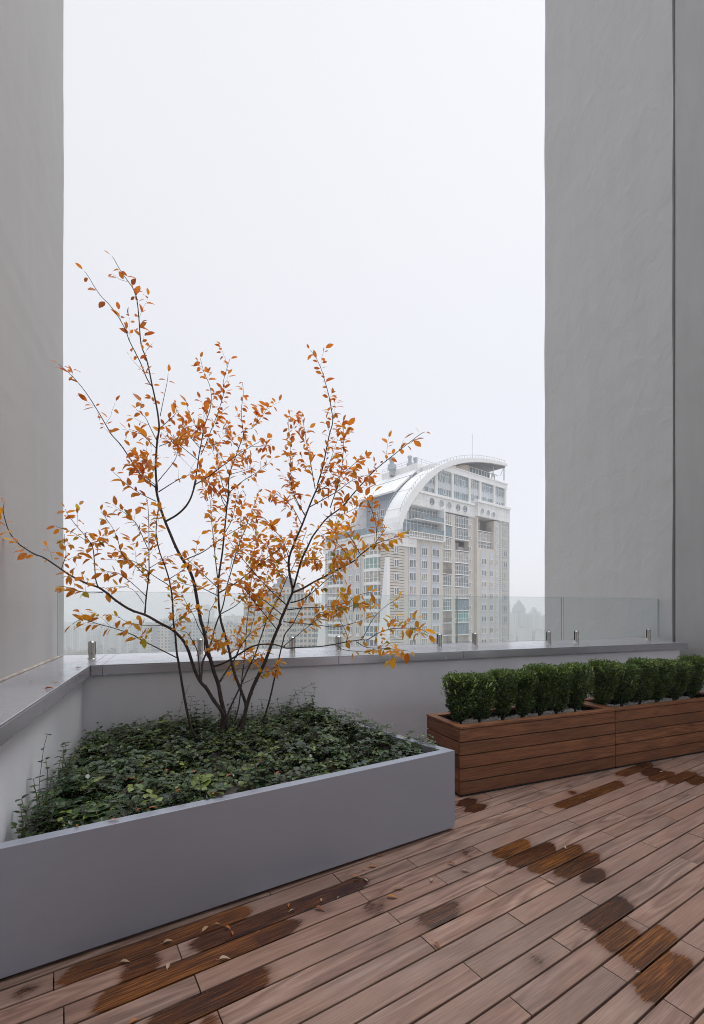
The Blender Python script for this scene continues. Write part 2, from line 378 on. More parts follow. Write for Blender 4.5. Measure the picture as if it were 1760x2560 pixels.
# ---- deck boards (own frame: q along the boards, p across)
PH = R(32.57); CP, SP = math.cos(PH), math.sin(PH)
BW, P0 = 0.1095, 1.0735
def toQP(x, y): return (x*CP + y*SP, -x*SP + y*CP)
def QP(q, p): return (q*CP - p*SP, q*SP + p*CP)
c1 = lambda u, v: (1200+u*.35088, 1880+v*.35088)
c2 = lambda u, v: (1200+u*.35088, 2220+v*.35088)
c3 = lambda u, v: (640+u*.35088, 2120+v*.35088)
c4 = lambda u, v: (u*.40100, 2200+v*.40100)
def qp_px(p): return toQP(*ground(p[0], p[1]))
# wet marks: two ends of each mark on one board, amber (1) or near black (0), fullness
WET = [(c1(95,752),c1(425,662),.9,1),(c1(170,800),c1(592,680),.25,1),(c1(320,842),c1(778,690),.9,1),(c1(490,880),c1(925,745),.55,.8),
 (c1(690,915),c1(940,860),.35,.9),(c1(520,388),c1(1068,228),.7,1),(c1(965,165),c1(1292,98),.6,1),(c1(1140,160),c1(1335,128),.15,1),
 (c1(1195,200),c1(1418,152),.5,1),(c1(1330,218),c1(1600,160),.8,1),(c1(1485,228),c1(1680,190),.3,1),(c1(-140,410),c1(92,392),.2,1),(c1(-190,370),c1(40,362),.1,1),
 (c1(605,295),c1(705,278),.5,.75),(c2(695,262),c2(1140,120),.15,1),(c2(800,400),c2(1180,300),.75,1),(c2(965,510),c2(1430,320),.8,1),
 (c2(1030,720),c2(1530,510),1.0,1),(c2(300,560),c2(560,500),.0,.55),(c3(1090,555),c3(1545,425),.3,.7),(c3(690,480),c3(1015,375),.0,.55),
 (c3(-140,500),c3(830,238),.15,1),(c3(-100,650),c3(350,535),.3,.9),(c3(1420,70),c3(1590,25),.0,.6),
 (c4(338,640),c4(1600,200),.95,1),(c4(690,600),c4(1060,480),.1,.85),(c4(1160,425),c4(1700,270),.1,1),(c4(555,800),c4(1700,400),.9,1),
 (c4(860,905),c4(1720,590),.35,1),(c4(1180,905),c4(1390,850),.9,.9),(c4(0,660),c4(330,600),.0,.6),(c3(820,145),c3(870,140),.2,.8),(c3(1470,178),c3(1530,170),.2,.7)]
wet_of = {}
for a, b, amber, full in WET:
    (q0, p0), (q1, p1) = qp_px(a), qp_px(b)
    k = math.floor(((p0+p1)/2 - P0)/BW)
    wet_of.setdefault(k, []).append((min(q0, q1), max(q0, q1), amber, full))
JOINTS = [c2(260,220),c2(780,85),c2(575,400),c2(1120,240),c2(955,610),c2(290,840),c2(1510,410),c2(1415,860),
 c1(680,510),c1(915,585),c1(1480,770),c1(460,435),c1(800,380),c1(480,920),c1(240,372),c1(90,322),c1(410,265),c1(1290,252),c1(1510,305),c1(1550,600),c1(20,715),c1(1030,455),
 c3(580,215),c3(1120,110),c3(770,345),c3(1320,225),c3(985,495),c3(1220,670),c3(1530,860),c4(335,620),c4(1120,450),c4(398,840),c4(1230,640),c4(1370,850)]
joint_of = {}
for j in JOINTS:
    q, p = qp_px(j); joint_of.setdefault(math.floor((p-P0)/BW), []).append(q)
def build_deck():
    rg = random.Random(3); V = []; Fc = []; Rn = []; CO = []; WT = []; AM = []
    kmin, kmax = math.floor((-3.2-P0)/BW), math.floor((5.6-P0)/BW)
    prof = [(-.5*BW+.0044, -.030), (-.5*BW+.0044, -.0022), (-.5*BW+.006, 0)] + [(-.5*BW+.006+(BW-.012)*i/8, 0.0) for i in range(1, 8)] + [(.5*BW-.006, 0), (.5*BW-.0044, -.0022), (.5*BW-.0044, -.030)]
    np_ = len(prof)
    for k in range(kmin, kmax+1):
        pc = P0 + (k+.5)*BW
        qs = []
        for i in range(-700, 1100):
            q = i*.01; x, y = QP(q, pc); a, n = toAN(x, y)
            if -0.80 < a < RIGHT_A+.1 and -2.5 < n < WALL_N+.2: qs.append(q)
        if not qs: continue
        qa, qb = qs[0], qs[-1]
        js = sorted(q for q in joint_of.get(k, []) if qa+.2 < q < qb-.2)
        ends = [qa]; cur = qa + rg.uniform(.3, 1.5)
        for q in js + [qb]:                        # random joints in the stretches the photo does not fix
            while cur < q - (1.0 if q != qb else .4):
                ends.append(cur); cur += rg.uniform(1.2, 2.0)
            ends.append(q); cur = q + rg.uniform(1.3, 2.0)
        for q0, q1 in zip(ends[:-1], ends[1:]):
            r = rg.random(); g = .0024
            near = -1.8 < pc < 3.8
            st = .02 if near else .2
            n = max(2, int((q1-q0-2*g)/st)); tilt = rg.uniform(-.0012, .0012); dz = rg.uniform(-.0012, .0006)
            b = len(V); o = (rg.uniform(0, 30), rg.uniform(0, 30), rg.uniform(0, 30))
            for i in range(n+1):
                q = q0+g + (q1-q0-2*g)*i/n
                for (dp, z) in prof:
                    V.append((q, pc+dp, z+dz+tilt*dp/BW)); CO.append((q+o[0], dp+o[1], z+o[2]))
                    w = 0.0; am = .5
                    for (s, e, amber, full) in wet_of.get(k, []):
                        k_ = dp/(.5*BW); rnd_ = .045*k_*k_+.012*math.sin(k_*3.1+s*7)
                        dist = min(q-(s+rnd_+.25*dp), (e-rnd_+.25*dp)-q)
                        f = max(0, min(1, .48+dist/.15))*full
                        if f > w: w = f; am = amber + .18*math.sin(q*9+dp*20)
                    if k >= 6:                     # boards beside the metal bed: dampness plus painted shade, strongest at the left
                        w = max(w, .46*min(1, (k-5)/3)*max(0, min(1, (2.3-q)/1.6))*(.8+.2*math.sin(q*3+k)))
                    WT.append(w); AM.append(min(1, max(0, am)))
            for i in range(n):
                for j in range(np_-1):
                    Fc.append((b+i*np_+j, b+(i+1)*np_+j, b+(i+1)*np_+j+1, b+i*np_+j+1)); Rn.append(r)
            Fc.append(tuple(b+j for j in range(np_))); Rn.append(r)
            Fc.append(tuple(b+n*np_+j for j in range(np_))[::-1]); Rn.append(r)
    me = bpy.data.meshes.new('deck'); me.from_pydata(V, [], Fc); me.materials.append(M['deck'])
    me.attributes.new('rnd', 'FLOAT', 'FACE').data.foreach_set('value', Rn)
    me.attributes.new('bco', 'FLOAT_VECTOR', 'POINT').data.foreach_set('vector', np.array(CO, dtype=np.float32).ravel())
    me.attributes.new('wet', 'FLOAT', 'POINT').data.foreach_set('value', WT)  # also holds the shade painted beside the metal bed
    me.attributes.new('amber', 'FLOAT', 'POINT').data.foreach_set('value', AM)
    bm = bmesh.new(); bm.from_mesh(me); bmesh.ops.recalc_face_normals(bm, faces=bm.faces); bm.to_mesh(me); bm.free()
    o = bpy.data.objects.new('deck', me); col.objects.link(o); o.rotation_euler = (0, 0, PH)
    tag(o, kind='structure')
build_deck()
b = MB(); b.box(-.9, RIGHT_A+.2, -2.6, WALL_N+.1, -.30, -.07)
tag(b.build('deck_base', M['dark'], rz=TH), kind='structure')

# ---- parapets
t = empty('rear_parapet', (*AN(0, WALL_N), 0), TH, 'low grey-white parapet wall with metal coping across the back of the terrace', 'parapet')
t.name = 'parapet_wall'
b = MB(); b.box(WALL_A-.9, RIGHT_A-.16, 0, OUT_N-WALL_N-.03, -1.2, COP_Z-.088); b.build('wall', M['parapet'], t)
jo = [a_on_n(px, COP_N) for px in (256, 644, 847, 1159, 1440, 1588)]
e = [COP_A+.004] + jo + [RIGHT_A-.03]
for i in range(len(e)-1):
    b = MB(); y0, y1 = COP_N-WALL_N, OUT_N-WALL_N; g = .0014
    x0, x1 = e[i]+g, e[i+1]-g
    if i == 0:                                     # mitred corner piece reaches behind the left coping
        b.box(x0, x1, y0, y1, -.010, 0.0)
    else: b.box(x0, x1, y0, y1, -.010, 0.0)
    b.box(x0, x1, y0, y0+.012, -.085, -.010)
    b.build('coping_panel', M['coping'], t, loc=(0, 0, COP_Z), bevel=.0025)
t = empty('parapet_wall', (*AN(WALL_A, 0), 0), TH, 'low white parapet wall with grey coping on the left, running towards the camera', 'parapet')
b = MB(); b.box(-1.2, 0, -2.4, WALL_N-.002, -1.2, COP_Z-.088); b.build('wall', M['parapet'], t)
yj = None
x_, y_ = ground(113, 1742, COP_Z); jn = toAN(x_, y_)[1]
for (n0, n1) in ((-2.4, .35), (.353, jn), (jn+.003, OUT_N)):
    b = MB(); b.box(-1.2, COP_A-WALL_A, n0, n1, COP_Z-.010, COP_Z)
    b.box(COP_A-WALL_A-.012, COP_A-WALL_A, n0, min(n1, COP_N), COP_Z-.085, COP_Z-.010)
    b.build('coping_panel', M['coping'], t, bevel=.0025)
b = MB(); b.tube([(PIL_A-WALL_A+.004, -2.3, COP_Z+.004)] + [(PIL_A-WALL_A+.004+random.uniform(-.003, .004), -2.3+.12*i, COP_Z+.005) for i in range(1, 63)], .011, 6)
b.build('sealant_bead', M['seal'], t)

# ---- tall rendered walls either side of the opening
def wall_slab(name, foot, top, z0, wob=.012, mat='stucco', seed=1, thick=None):
    """a rendered wall: the two long faces get slightly wavy edges like hand-floated plaster"""
    rg = random.Random(seed); nz = 60
    b = MB(); n = len(foot); vs = []
    for i in range(nz+1):
        z = z0+(top-z0)*i/nz
        for k, p in enumerate(foot):
            vs.append((p[0]+wob*(math.sin(z*1.3+k*2+seed)*.5+math.sin(z*3.1+k+seed*2)*.3+rg.uniform(-.2, .2)), p[1], z))
    fs = [(i*n+k, i*n+(k+1) % n, (i+1)*n+(k+1) % n, (i+1)*n+k) for i in range(nz) for k in range(n)]
    fs += [tuple(range(n))[::-1], tuple(nz*n+k for k in range(n))]
    b.add(vs, fs)
    return b
TOP = 15.0
base = AN(PIL_A, 1.2)
loc = lambda pts: [(x-base[0], y-base[1]) for x, y in pts]
b = wall_slab('w', loc([AN(PIL_A, -2.4), AN(PIL_A, OUT_N-.01), AN(PIL_A-.9, OUT_N-.01), AN(PIL_A-.9, -2.4)]), 8.6, COP_Z+.001, .006, seed=4)
tag(b.build('pillar_wall', M['stucco_left'], loc=(*base, 0)), 'tall grey rendered wall standing on the coping at the left edge', 'wall')
# right pillar: near edge at photo column 1680, far edge at column 1362
xn, yn = ground(1681, 1602, COP_Z)
xf, yf = 4.632-.18*3.12, 6.658+.98*3.12
xf = (1362-PX)/F*yf
base = (xn, yn)
b = wall_slab('w', [(0, 0), (1.2, .45), (xf-xn+1.2, yf-yn+.45), (xf-xn, yf-yn)], TOP, -6.0, .012, seed=9)
tag(b.build('pillar_wall', M['stucco'], loc=(*base, 0)), 'tall grey rendered pillar beyond the glass at the right of the opening', 'pillar')
# side wall, one shadow joint in front of the pillar
dx, dy = (xn-xf), (yn-yf); L = math.hypot(dx, dy); dx, dy = dx/L, dy/L
nx, ny = -dy, dx
if nx < 0: nx, ny = -nx, -ny
p0 = (xn+dx*.045+nx*.004, yn+dy*.045+ny*.004)
d2 = Vector((AN(0, -1)[0], AN(0, -1)[1])); 
p1 = (p0[0]+d2.x*4.2, p0[1]+d2.y*4.2)
base = p0
b = wall_slab('w', [(0, 0), (p1[0]-p0[0], p1[1]-p0[1]), (p1[0]-p0[0]+nx*.5, p1[1]-p0[1]+ny*.5), (nx*.5+.02, ny*.5)], 10.8, -.2, .003, seed=5)
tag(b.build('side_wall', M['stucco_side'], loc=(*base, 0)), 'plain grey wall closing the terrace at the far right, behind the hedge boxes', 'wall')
b = MB(); b.box(0, .05, -.03, .03, 0, TOP+.2)
# back of the shadow joint
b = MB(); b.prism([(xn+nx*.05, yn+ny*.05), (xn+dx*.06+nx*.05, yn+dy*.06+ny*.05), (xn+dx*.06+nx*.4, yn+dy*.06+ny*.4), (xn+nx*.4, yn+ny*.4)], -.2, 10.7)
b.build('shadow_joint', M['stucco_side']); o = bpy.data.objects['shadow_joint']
o.parent = bpy.data.objects['side_wall']; o.matrix_parent_inverse = Matrix.Translation((-base[0], -base[1], 0))
# the house itself, behind the viewer: it shades every face that looks towards us
b = MB(); b.box(-2.5, 3.4, -.5, 0, -.2, 5.2)
M['house'] = plaster('house_render', (0.19, 0.19, 0.20))
tag(b.build('house_wall', M['house'], loc=(*AN(0, -2.3), 0), rz=TH), 'tall grey rendered house wall on the near side of the terrace', 'wall')

# ---- glass balustrade: clamps and panes
GN = 4.755
posts = [230, 500, 731, 846, 1098, 1187, 1371, 1440, 1620]
words = ['first', 'second', 'third', 'fourth', 'fifth', 'sixth', 'seventh', 'eighth', 'ninth']
def make_clamp():
    r0 = empty('glass_clamp')
    ch = .012; h = .163; rr = .027
    b = MB(); b.lathe([(0, 0), (rr, 0), (rr, h-ch), (rr-ch, h), (0, h)], 20, 0, -.009, a0=math.pi, a1=2*math.pi)
    b.add([(-rr, -.009, 0), (rr, -.009, 0), (rr, -.009, h-ch), (rr-ch, -.009, h), (-rr+ch, -.009, h), (-rr, -.009, h-ch)], [(0, 1, 2, 3, 4, 5)])
    b.lathe([(0, 0), (rr, 0), (rr, h-ch), (rr-ch, h), (0, h)], 20, 0, .009, a0=0, a1=math.pi)
    b.add([(-rr, .009, 0), (rr, .009, 0), (rr, .009, h-ch), (rr-ch, .009, h), (-rr+ch, .009, h), (-rr, .009, h-ch)], [(5, 4, 3, 2, 1, 0)])
    b.box(-rr+.001, rr-.001, -.0088, .0088, 0, .036)
    b.build('clamp_body', M['steel'], r0)
    b = MB(); b.box(-rr-.002, rr+.002, -.0089, -.0061, .037, h-.008); b.box(-rr-.002, rr+.002, .0061, .0089, .037, h-.008); b.build('gasket', M['rubber'], r0)
    b = MB(); b.lathe([(0, .006), (.034, .006), (.037, .003), (.037, 0), (0, 0)], 24); b.build('foot_disc', M['steel'], r0)
    b = MB(); b.lathe([(0, 0), (.005, 0), (.005, .002), (0, .002)], 10)
    sc = b.build('grub_screw', M['rubber'], r0); sc.rotation_euler = (R(90), 0, 0); sc.location = (.003, -.0345, .05)
    return r0
def dup(root):
    r = root.copy(); col.objects.link(r)
    for c in list(root.children):
        d = c.copy(); col.objects.link(d); d.parent = r
        for g in list(c.children):
            h = g.copy(); col.objects.link(h); h.parent = d
    return r
cl0 = make_clamp(); used = False
for i, px in enumerate(posts):
    c = cl0 if i == 0 else dup(cl0)
    c.location = (*AN(a_on_n(px, GN), GN), COP_Z+.0005); c.rotation_euler = (0, 0, TH)
    w = 'brushed steel glass clamp standing on the coping, %s from the left' % words[i]
    tag(c, w, 'glass clamp', 'steel clamps holding the glass balustrade')
cuts = [(143, 787), (790, 1141), (1144, 1404), (1408, 1645)]
gl = ['long clear glass pane at the left end of the balustrade, behind the branches', 'clear glass pane in front of the white tower fin, second from left',
      'clear glass pane between tower and right pillar, third from left', 'shortest clear glass pane at the right end, in front of the grey pillar']
for (p0_, p1_), lb in zip(cuts, gl):
    a0, a1 = a_on_n(p0_, GN), a_on_n(p1_, GN)
    a0 = max(a0, PIL_A+.012)
    t = empty('glass_balustrade', (*AN((a0+a1)/2, GN), COP_Z+.04), TH, lb, 'glass pane', 'glass panes of the balustrade')
    h = (a1-a0)/2; gz = .575
    b = MB(); b.box(-h+.0015, h-.0015, -.005, .005, .0015, gz-.0015); b.build('pane', M['glass'], t)
    b = MB()
    b.box(-h, h, -.0052, .0052, gz-.0015, gz); b.box(-h, h, -.0052, .0052, 0, .0015)
    b.box(-h, -h+.0015, -.0052, .0052, .0015, gz-.0015); b.box(h-.0015, h, -.0052, .0052, .0015, gz-.0015)
    b.build('polished_edge', M['glass_edge'], t)

# ---- metal planter bed (own footprint: front edge parallel to the boards)
PFL = Vector((-1.445, 1.829)); PFR = Vector((.7035, 3.148)); PZ = .542
dr = Vector((-.66, .752)).normalized()
na = Vector((-SA, CA)); tt = (WALL_N-.003 - PFR.dot(na))/dr.dot(na)
PBR = PFR + dr*tt
PBL = Vector(AN(WALL_A+.003, WALL_N-.003))
ctr = (PFL+PFR+PBR+PBL)/4
t = empty('metal_planter', (ctr.x, ctr.y, 0), 0, 'large low grey metal planter bed in the corner of the terrace', 'planter')
fd = (PFR-PFL).normalized(); fn = Vector((-fd.y, fd.x)); rn = Vector((-dr.y, dr.x))
def inter(p, d, q, e):
    k = (q-p).cross(e) / d.cross(e) if hasattr(Vector, 'cross2') else ((q-p).x*e.y-(q-p).y*e.x)/(d.x*e.y-d.y*e.x)
    return p + d*k
fl = .062
FIR = inter(PFL+fn*fl, fd, PFR+rn*fl, dr)          # inner corner of the flange
left_dir = (PBL-PFL)
FIL = inter(PFL+fn*fl, fd, PFL, left_dir)
RIB = inter(PFR+rn*fl, dr, PBL, Vector((CA, SA)))
L2 = lambda p: (p.x-ctr.x, p.y-ctr.y)
b = MB(); b.prism([L2(PFL), L2(PFR), L2(FIR), L2(FIL)], .018, PZ); b.build('front_panel', M['planter'], t, bevel=.002)
b = MB(); b.prism([L2(PFR+dr*.001), L2(PBR), L2(RIB), L2(FIR+dr*.001)], .018, PZ); b.build('side_panel', M['planter'], t, bevel=.002)
ins = .03
b = MB(); b.prism([L2(PFL+fn*ins), L2(PFR+fn*ins+dr*.0-fd*ins), L2(PBR+Vector((-.03, -.012))), L2(PBL)], .0, .018); b.build('plinth', M['dark'], t)
rg = random.Random(11)
# soil: an uneven sheet
poly = [FIL, FIR, RIB, PBL]
def inside(p, pl=poly, m=0.0):
    n = len(pl)
    for i in range(n):
        a, c = pl[i], pl[(i+1) % n]; e_ = (c-a); nn = Vector((-e_.y, e_.x)).normalized()
        if (p-a).dot(nn) < m: return False
    return True
def soil_z(x, y):
    s = .455 + .03*math.sin(x*3.1+y*1.7) + .02*math.sin(x*7-y*5)
    s += .10*math.exp(-(((x+.15)**2+(y-4.05)**2)/.35)) + .05*math.exp(-(((x+1.0)**2+(y-3.9)**2)/.5))
    return s
b = MB(); vs = []; N = 40
for i in range(N+1):
    for j in range(N+1):
        u, w = i/N, j/N
        p = (FIL*(1-u)+FIR*u)*(1-w) + (PBL*(1-u)+RIB*u)*w
        vs.append((p.x-ctr.x, p.y-ctr.y, min(soil_z(p.x, p.y), PZ+.2)+rg.uniform(-.012, .012)))
b.add(vs, [(i*(N+1)+j, (i+1)*(N+1)+j, (i+1)*(N+1)+j+1, i*(N+1)+j+1) for i in range(N) for j in range(N)])
b.build('soil', M['soil'], t, smooth=True)

# ---- leaves
def leaf_geo(b, p, d, up, ln, wd, r, curl=0.25, fold=0.25, mi=0, detail=3):
    """one ovate leaf: p base, d direction, up the normal, folded along the midrib and curled towards the tip"""
    d = d.normalized(); s = d.cross(up)
    if s.length < 1e-4: s = d.cross(Vector((1, 0, .1)))
    s.normalize(); u = s.cross(d); vs = []; co = []
    st = [(0, .0), (.18, .62), (.45, 1.0), (.75, .72), (1.0, 0)] if detail == 3 else [(0, 0), (.4, 1.0), (1.0, 0)]
    for (k, w) in st:
        c = p + d*(ln*k) - u*(curl*ln*k*k)
        if w == 0: vs.append(c); co.append((k+r*50, 0, r*31))
        else:
            o = s*(wd*.5*w); lift = u*(fold*wd*.5*w)
            vs += [c-o+lift, c, c+o+lift]; co += [(k+r*50, -w*.4, r*31), (k+r*50, 0, r*31), (k+r*50, w*.4, r*31)]
    fs = [(0, 2, 1), (0, 3, 2)]; n = len(st)-2
    for i in range(n-1):
        a = 1+3*i; fs += [(a, a+1, a+4, a+3), (a+1, a+2, a+5, a+4)]
    a = 1+3*(n-1); e_ = a+3; fs += [(a, a+1, e_), (a+1, a+2, e_)]
    b.add(vs, fs, r, mi, co)

# ---- evergreen ground cover
b = MB(); rg = random.Random(21)
def rdir(rg, z=0.0):
    a = rg.uniform(0, 2*math.pi); return Vector((math.cos(a), math.sin(a), z))
n_st = 0
allp = [(FIL*(1-u)+FIR*u)*(1-w)+(PBL*(1-u)+RIB*u)*w for u, w in ((rg.random(), rg.random()) for _ in range(2000))]
for p in allp:
    dn = sum(1 for s_ in (math.sin(p.x*4.3+1)*math.sin(p.y*5.1+.5),) if s_ < -.72)
    if dn and rg.random() < .7: continue
    if not inside(p, m=.022): continue
    z = soil_z(p.x, p.y)
    edge = not inside(p, m=.05)
    ln = rg.uniform(.10, .26) if not edge else rg.uniform(.08, .16); d = rdir(rg, rg.uniform(.3, 1.5)).normalized()
    near_wall = (Vector(AN(WALL_A, WALL_N))-p).length
    q = Vector((p.x, p.y, z-.01)); segs = rg.randint(4, 6); pts = [q.copy()]; v = d.copy()
    r = min(1, max(0, rg.gauss(.42, .27)))
    big = rg.choice((.018, .022, .026, .029, .033, .041))*(1.15 if p.y < 2.6 else 1)
    for k in range(segs):
        q = q + v*(ln/segs); v = (v + Vector((rg.uniform(-.3, .3), rg.uniform(-.3, .3), -.22))).normalized()
        a_, n_ = toAN(q.x, q.y)
        if a_ < WALL_A+.012: q.x += .02; v.x = abs(v.x)
        if n_ > WALL_N-.012: q.y -= .02; v.y = -abs(v.y)
        if not inside(Vector((q.x, q.y)), m=.034 if rg.random() < .94 else -.01): break
        pts.append(q.copy())
        s = v.cross(Vector((0, 0, 1)));
        if s.length < .05: s = rdir(rg)
        s.normalize()
        for sg in (1, -1):
            l = big*rg.uniform(.75, 1.15)*(.65 if k == segs-1 else 1)
            ld = (s*sg + v*rg.uniform(.1, .6) + Vector((0, 0, rg.uniform(-.1, .35)))).normalized()
            leaf_geo(b, q, ld, Vector((rg.uniform(-.35, .35), rg.uniform(-.35, .35), 1)), l*1.35, l*.92, min(1, max(0, r+rg.gauss(0, .12) + (.28 if k == segs-1 else 0))), rg.uniform(-.05, .3), rg.uniform(.05, .3))
    if len(pts) > 1: b.tube(pts, .0014, 3, mi=1, cap=False)
for i in range(70):
    w = rg.random(); p = FIR.lerp(RIB, w)-rn.normalized()*0+Vector((-.05, -.03))*rg.uniform(.2, 1.6)
    if not inside(p, m=.01): continue
    q = Vector((p.x, p.y, soil_z(p.x, p.y)+.02)); d = (rdir(rg, .9)).normalized(); pts = [q.copy()]; ln = rg.uniform(.10, .2)
    for k in range(6):
        q = q+d*(ln/6); d = (d+Vector((rg.uniform(-.2, .3), rg.uniform(-.25, .2), -.25))).normalized()
        if not inside(Vector((q.x, q.y)), m=.0) and q.z < PZ+.012: q.z = PZ+.014
        pts.append(q.copy())
        for sg in (1, -1): leaf_geo(b, q, d.cross(Vector((0, 0, 1)))*sg+d*.3+Vector((0, 0, rg.uniform(0, .3))), Vector((rg.uniform(-.3, .3), rg.uniform(-.3, .3), 1)), rg.uniform(.022, .036), rg.uniform(.015, .024), min(1, max(0, rg.gauss(.45, .25))), .15, .2)
    b.tube(pts, .0014, 3, mi=1, cap=False)
# long runners arching over the cover and upright shoots by the left wall
for i in range(85):
    u, w = rg.random(), rg.random()
    p = (FIL*(1-u)+FIR*u)*(1-w)+(PBL*(1-u)+RIB*u)*w
    q = Vector((p.x, p.y, soil_z(p.x, p.y)+.03)); d = rdir(rg, rg.uniform(.25, .8)).normalized(); ln = rg.uniform(.2, .5); pts = [q.copy()]
    for k in range(10):
        d = (d + Vector((0, 0, -.12))).normalized(); q = q+d*(ln/10)
        a_, n_ = toAN(q.x, q.y)
        if a_ < WALL_A+.02 or n_ > WALL_N-.02 or not inside(Vector((q.x, q.y)), m=.0): break
        pts.append(q.copy())
        if k > 5 and rg.random() < .5:
            for sg in (1, -1): leaf_geo(b, q, (d.cross(Vector((0, 0, 1)))*sg+d*.4), Vector((0, 0, 1)), .022, .013, rg.uniform(.6, .98))
    if len(pts) > 3: b.tube(pts, .0013, 3, mi=1, cap=False)
def shoot(x, y, h, lean, nl=6, size=.034):
    q = Vector((x, y, soil_z(x, y))); pts = [q.copy()]; v = Vector((lean[0], lean[1], 1)).normalized()
    for k in range(nl):
        q = q + v*(h/nl); v = (v+Vector((rg.uniform(-.12, .12), rg.uniform(-.12, .12), 0))).normalized(); pts.append(q.copy())
        s = rdir(rg)
        for sg in (1, -1): leaf_geo(b, q, s*sg+Vector((0, 0, rg.uniform(0, .5))), Vector((0, 0, 1)), size*rg.uniform(.8, 1.2), size*.62, rg.uniform(.2, .75), .15, .2)
    b.tube(pts, .0017, 4, mi=1, cap=False)
for i in range(26):
    n = rg.uniform(2.25, 3.3); x, y = AN(WALL_A+rg.uniform(.03, .12), n)
    if inside(Vector((x, y)), m=.025): shoot(x, y, rg.uniform(.14, .30), (rg.uniform(-.1, .25), rg.uniform(-.1, .1)))
x, y = AN(WALL_A+.04, 2.75); shoot(x, y, .42, (.05, 0), 6, .026)
for i in range(40):
    x, y = AN(rg.uniform(.05, 1.5), WALL_N-rg.uniform(.05, .30))
    if inside(Vector((x, y)), m=.04): shoot(x, y, rg.uniform(.12, .26), (rg.uniform(-.3, .3), rg.uniform(-.3, .1)))
arc = [Vector((*AN(.92, 4.13), .60)) + Vector((CA*.16*math.sin(k/12*math.pi*.9)*1.0+CA*.02*k, SA*.16*math.sin(k/12*2.8), .22*math.sin(k/12*2.9))) for k in range(13)]
b.tube(arc, .0016, 4, mi=1, cap=False)
for k in (4, 7, 9, 11):
    for sg in (1, -1): leaf_geo(b, arc[k], Vector((sg*.6, .3, .4)), Vector((0, -.4, 1)), .026, .015, .6)
x, y = AN(.02, 4.05); shoot(x, y, .36, (.25, .05), 5, .022)
o = b.build('ground_cover', [M['vinca'], M['vine_stem']], smooth=True)
tag(o, 'glossy dark green trailing ground cover filling the grey metal planter', 'ground cover', kind='stuff')

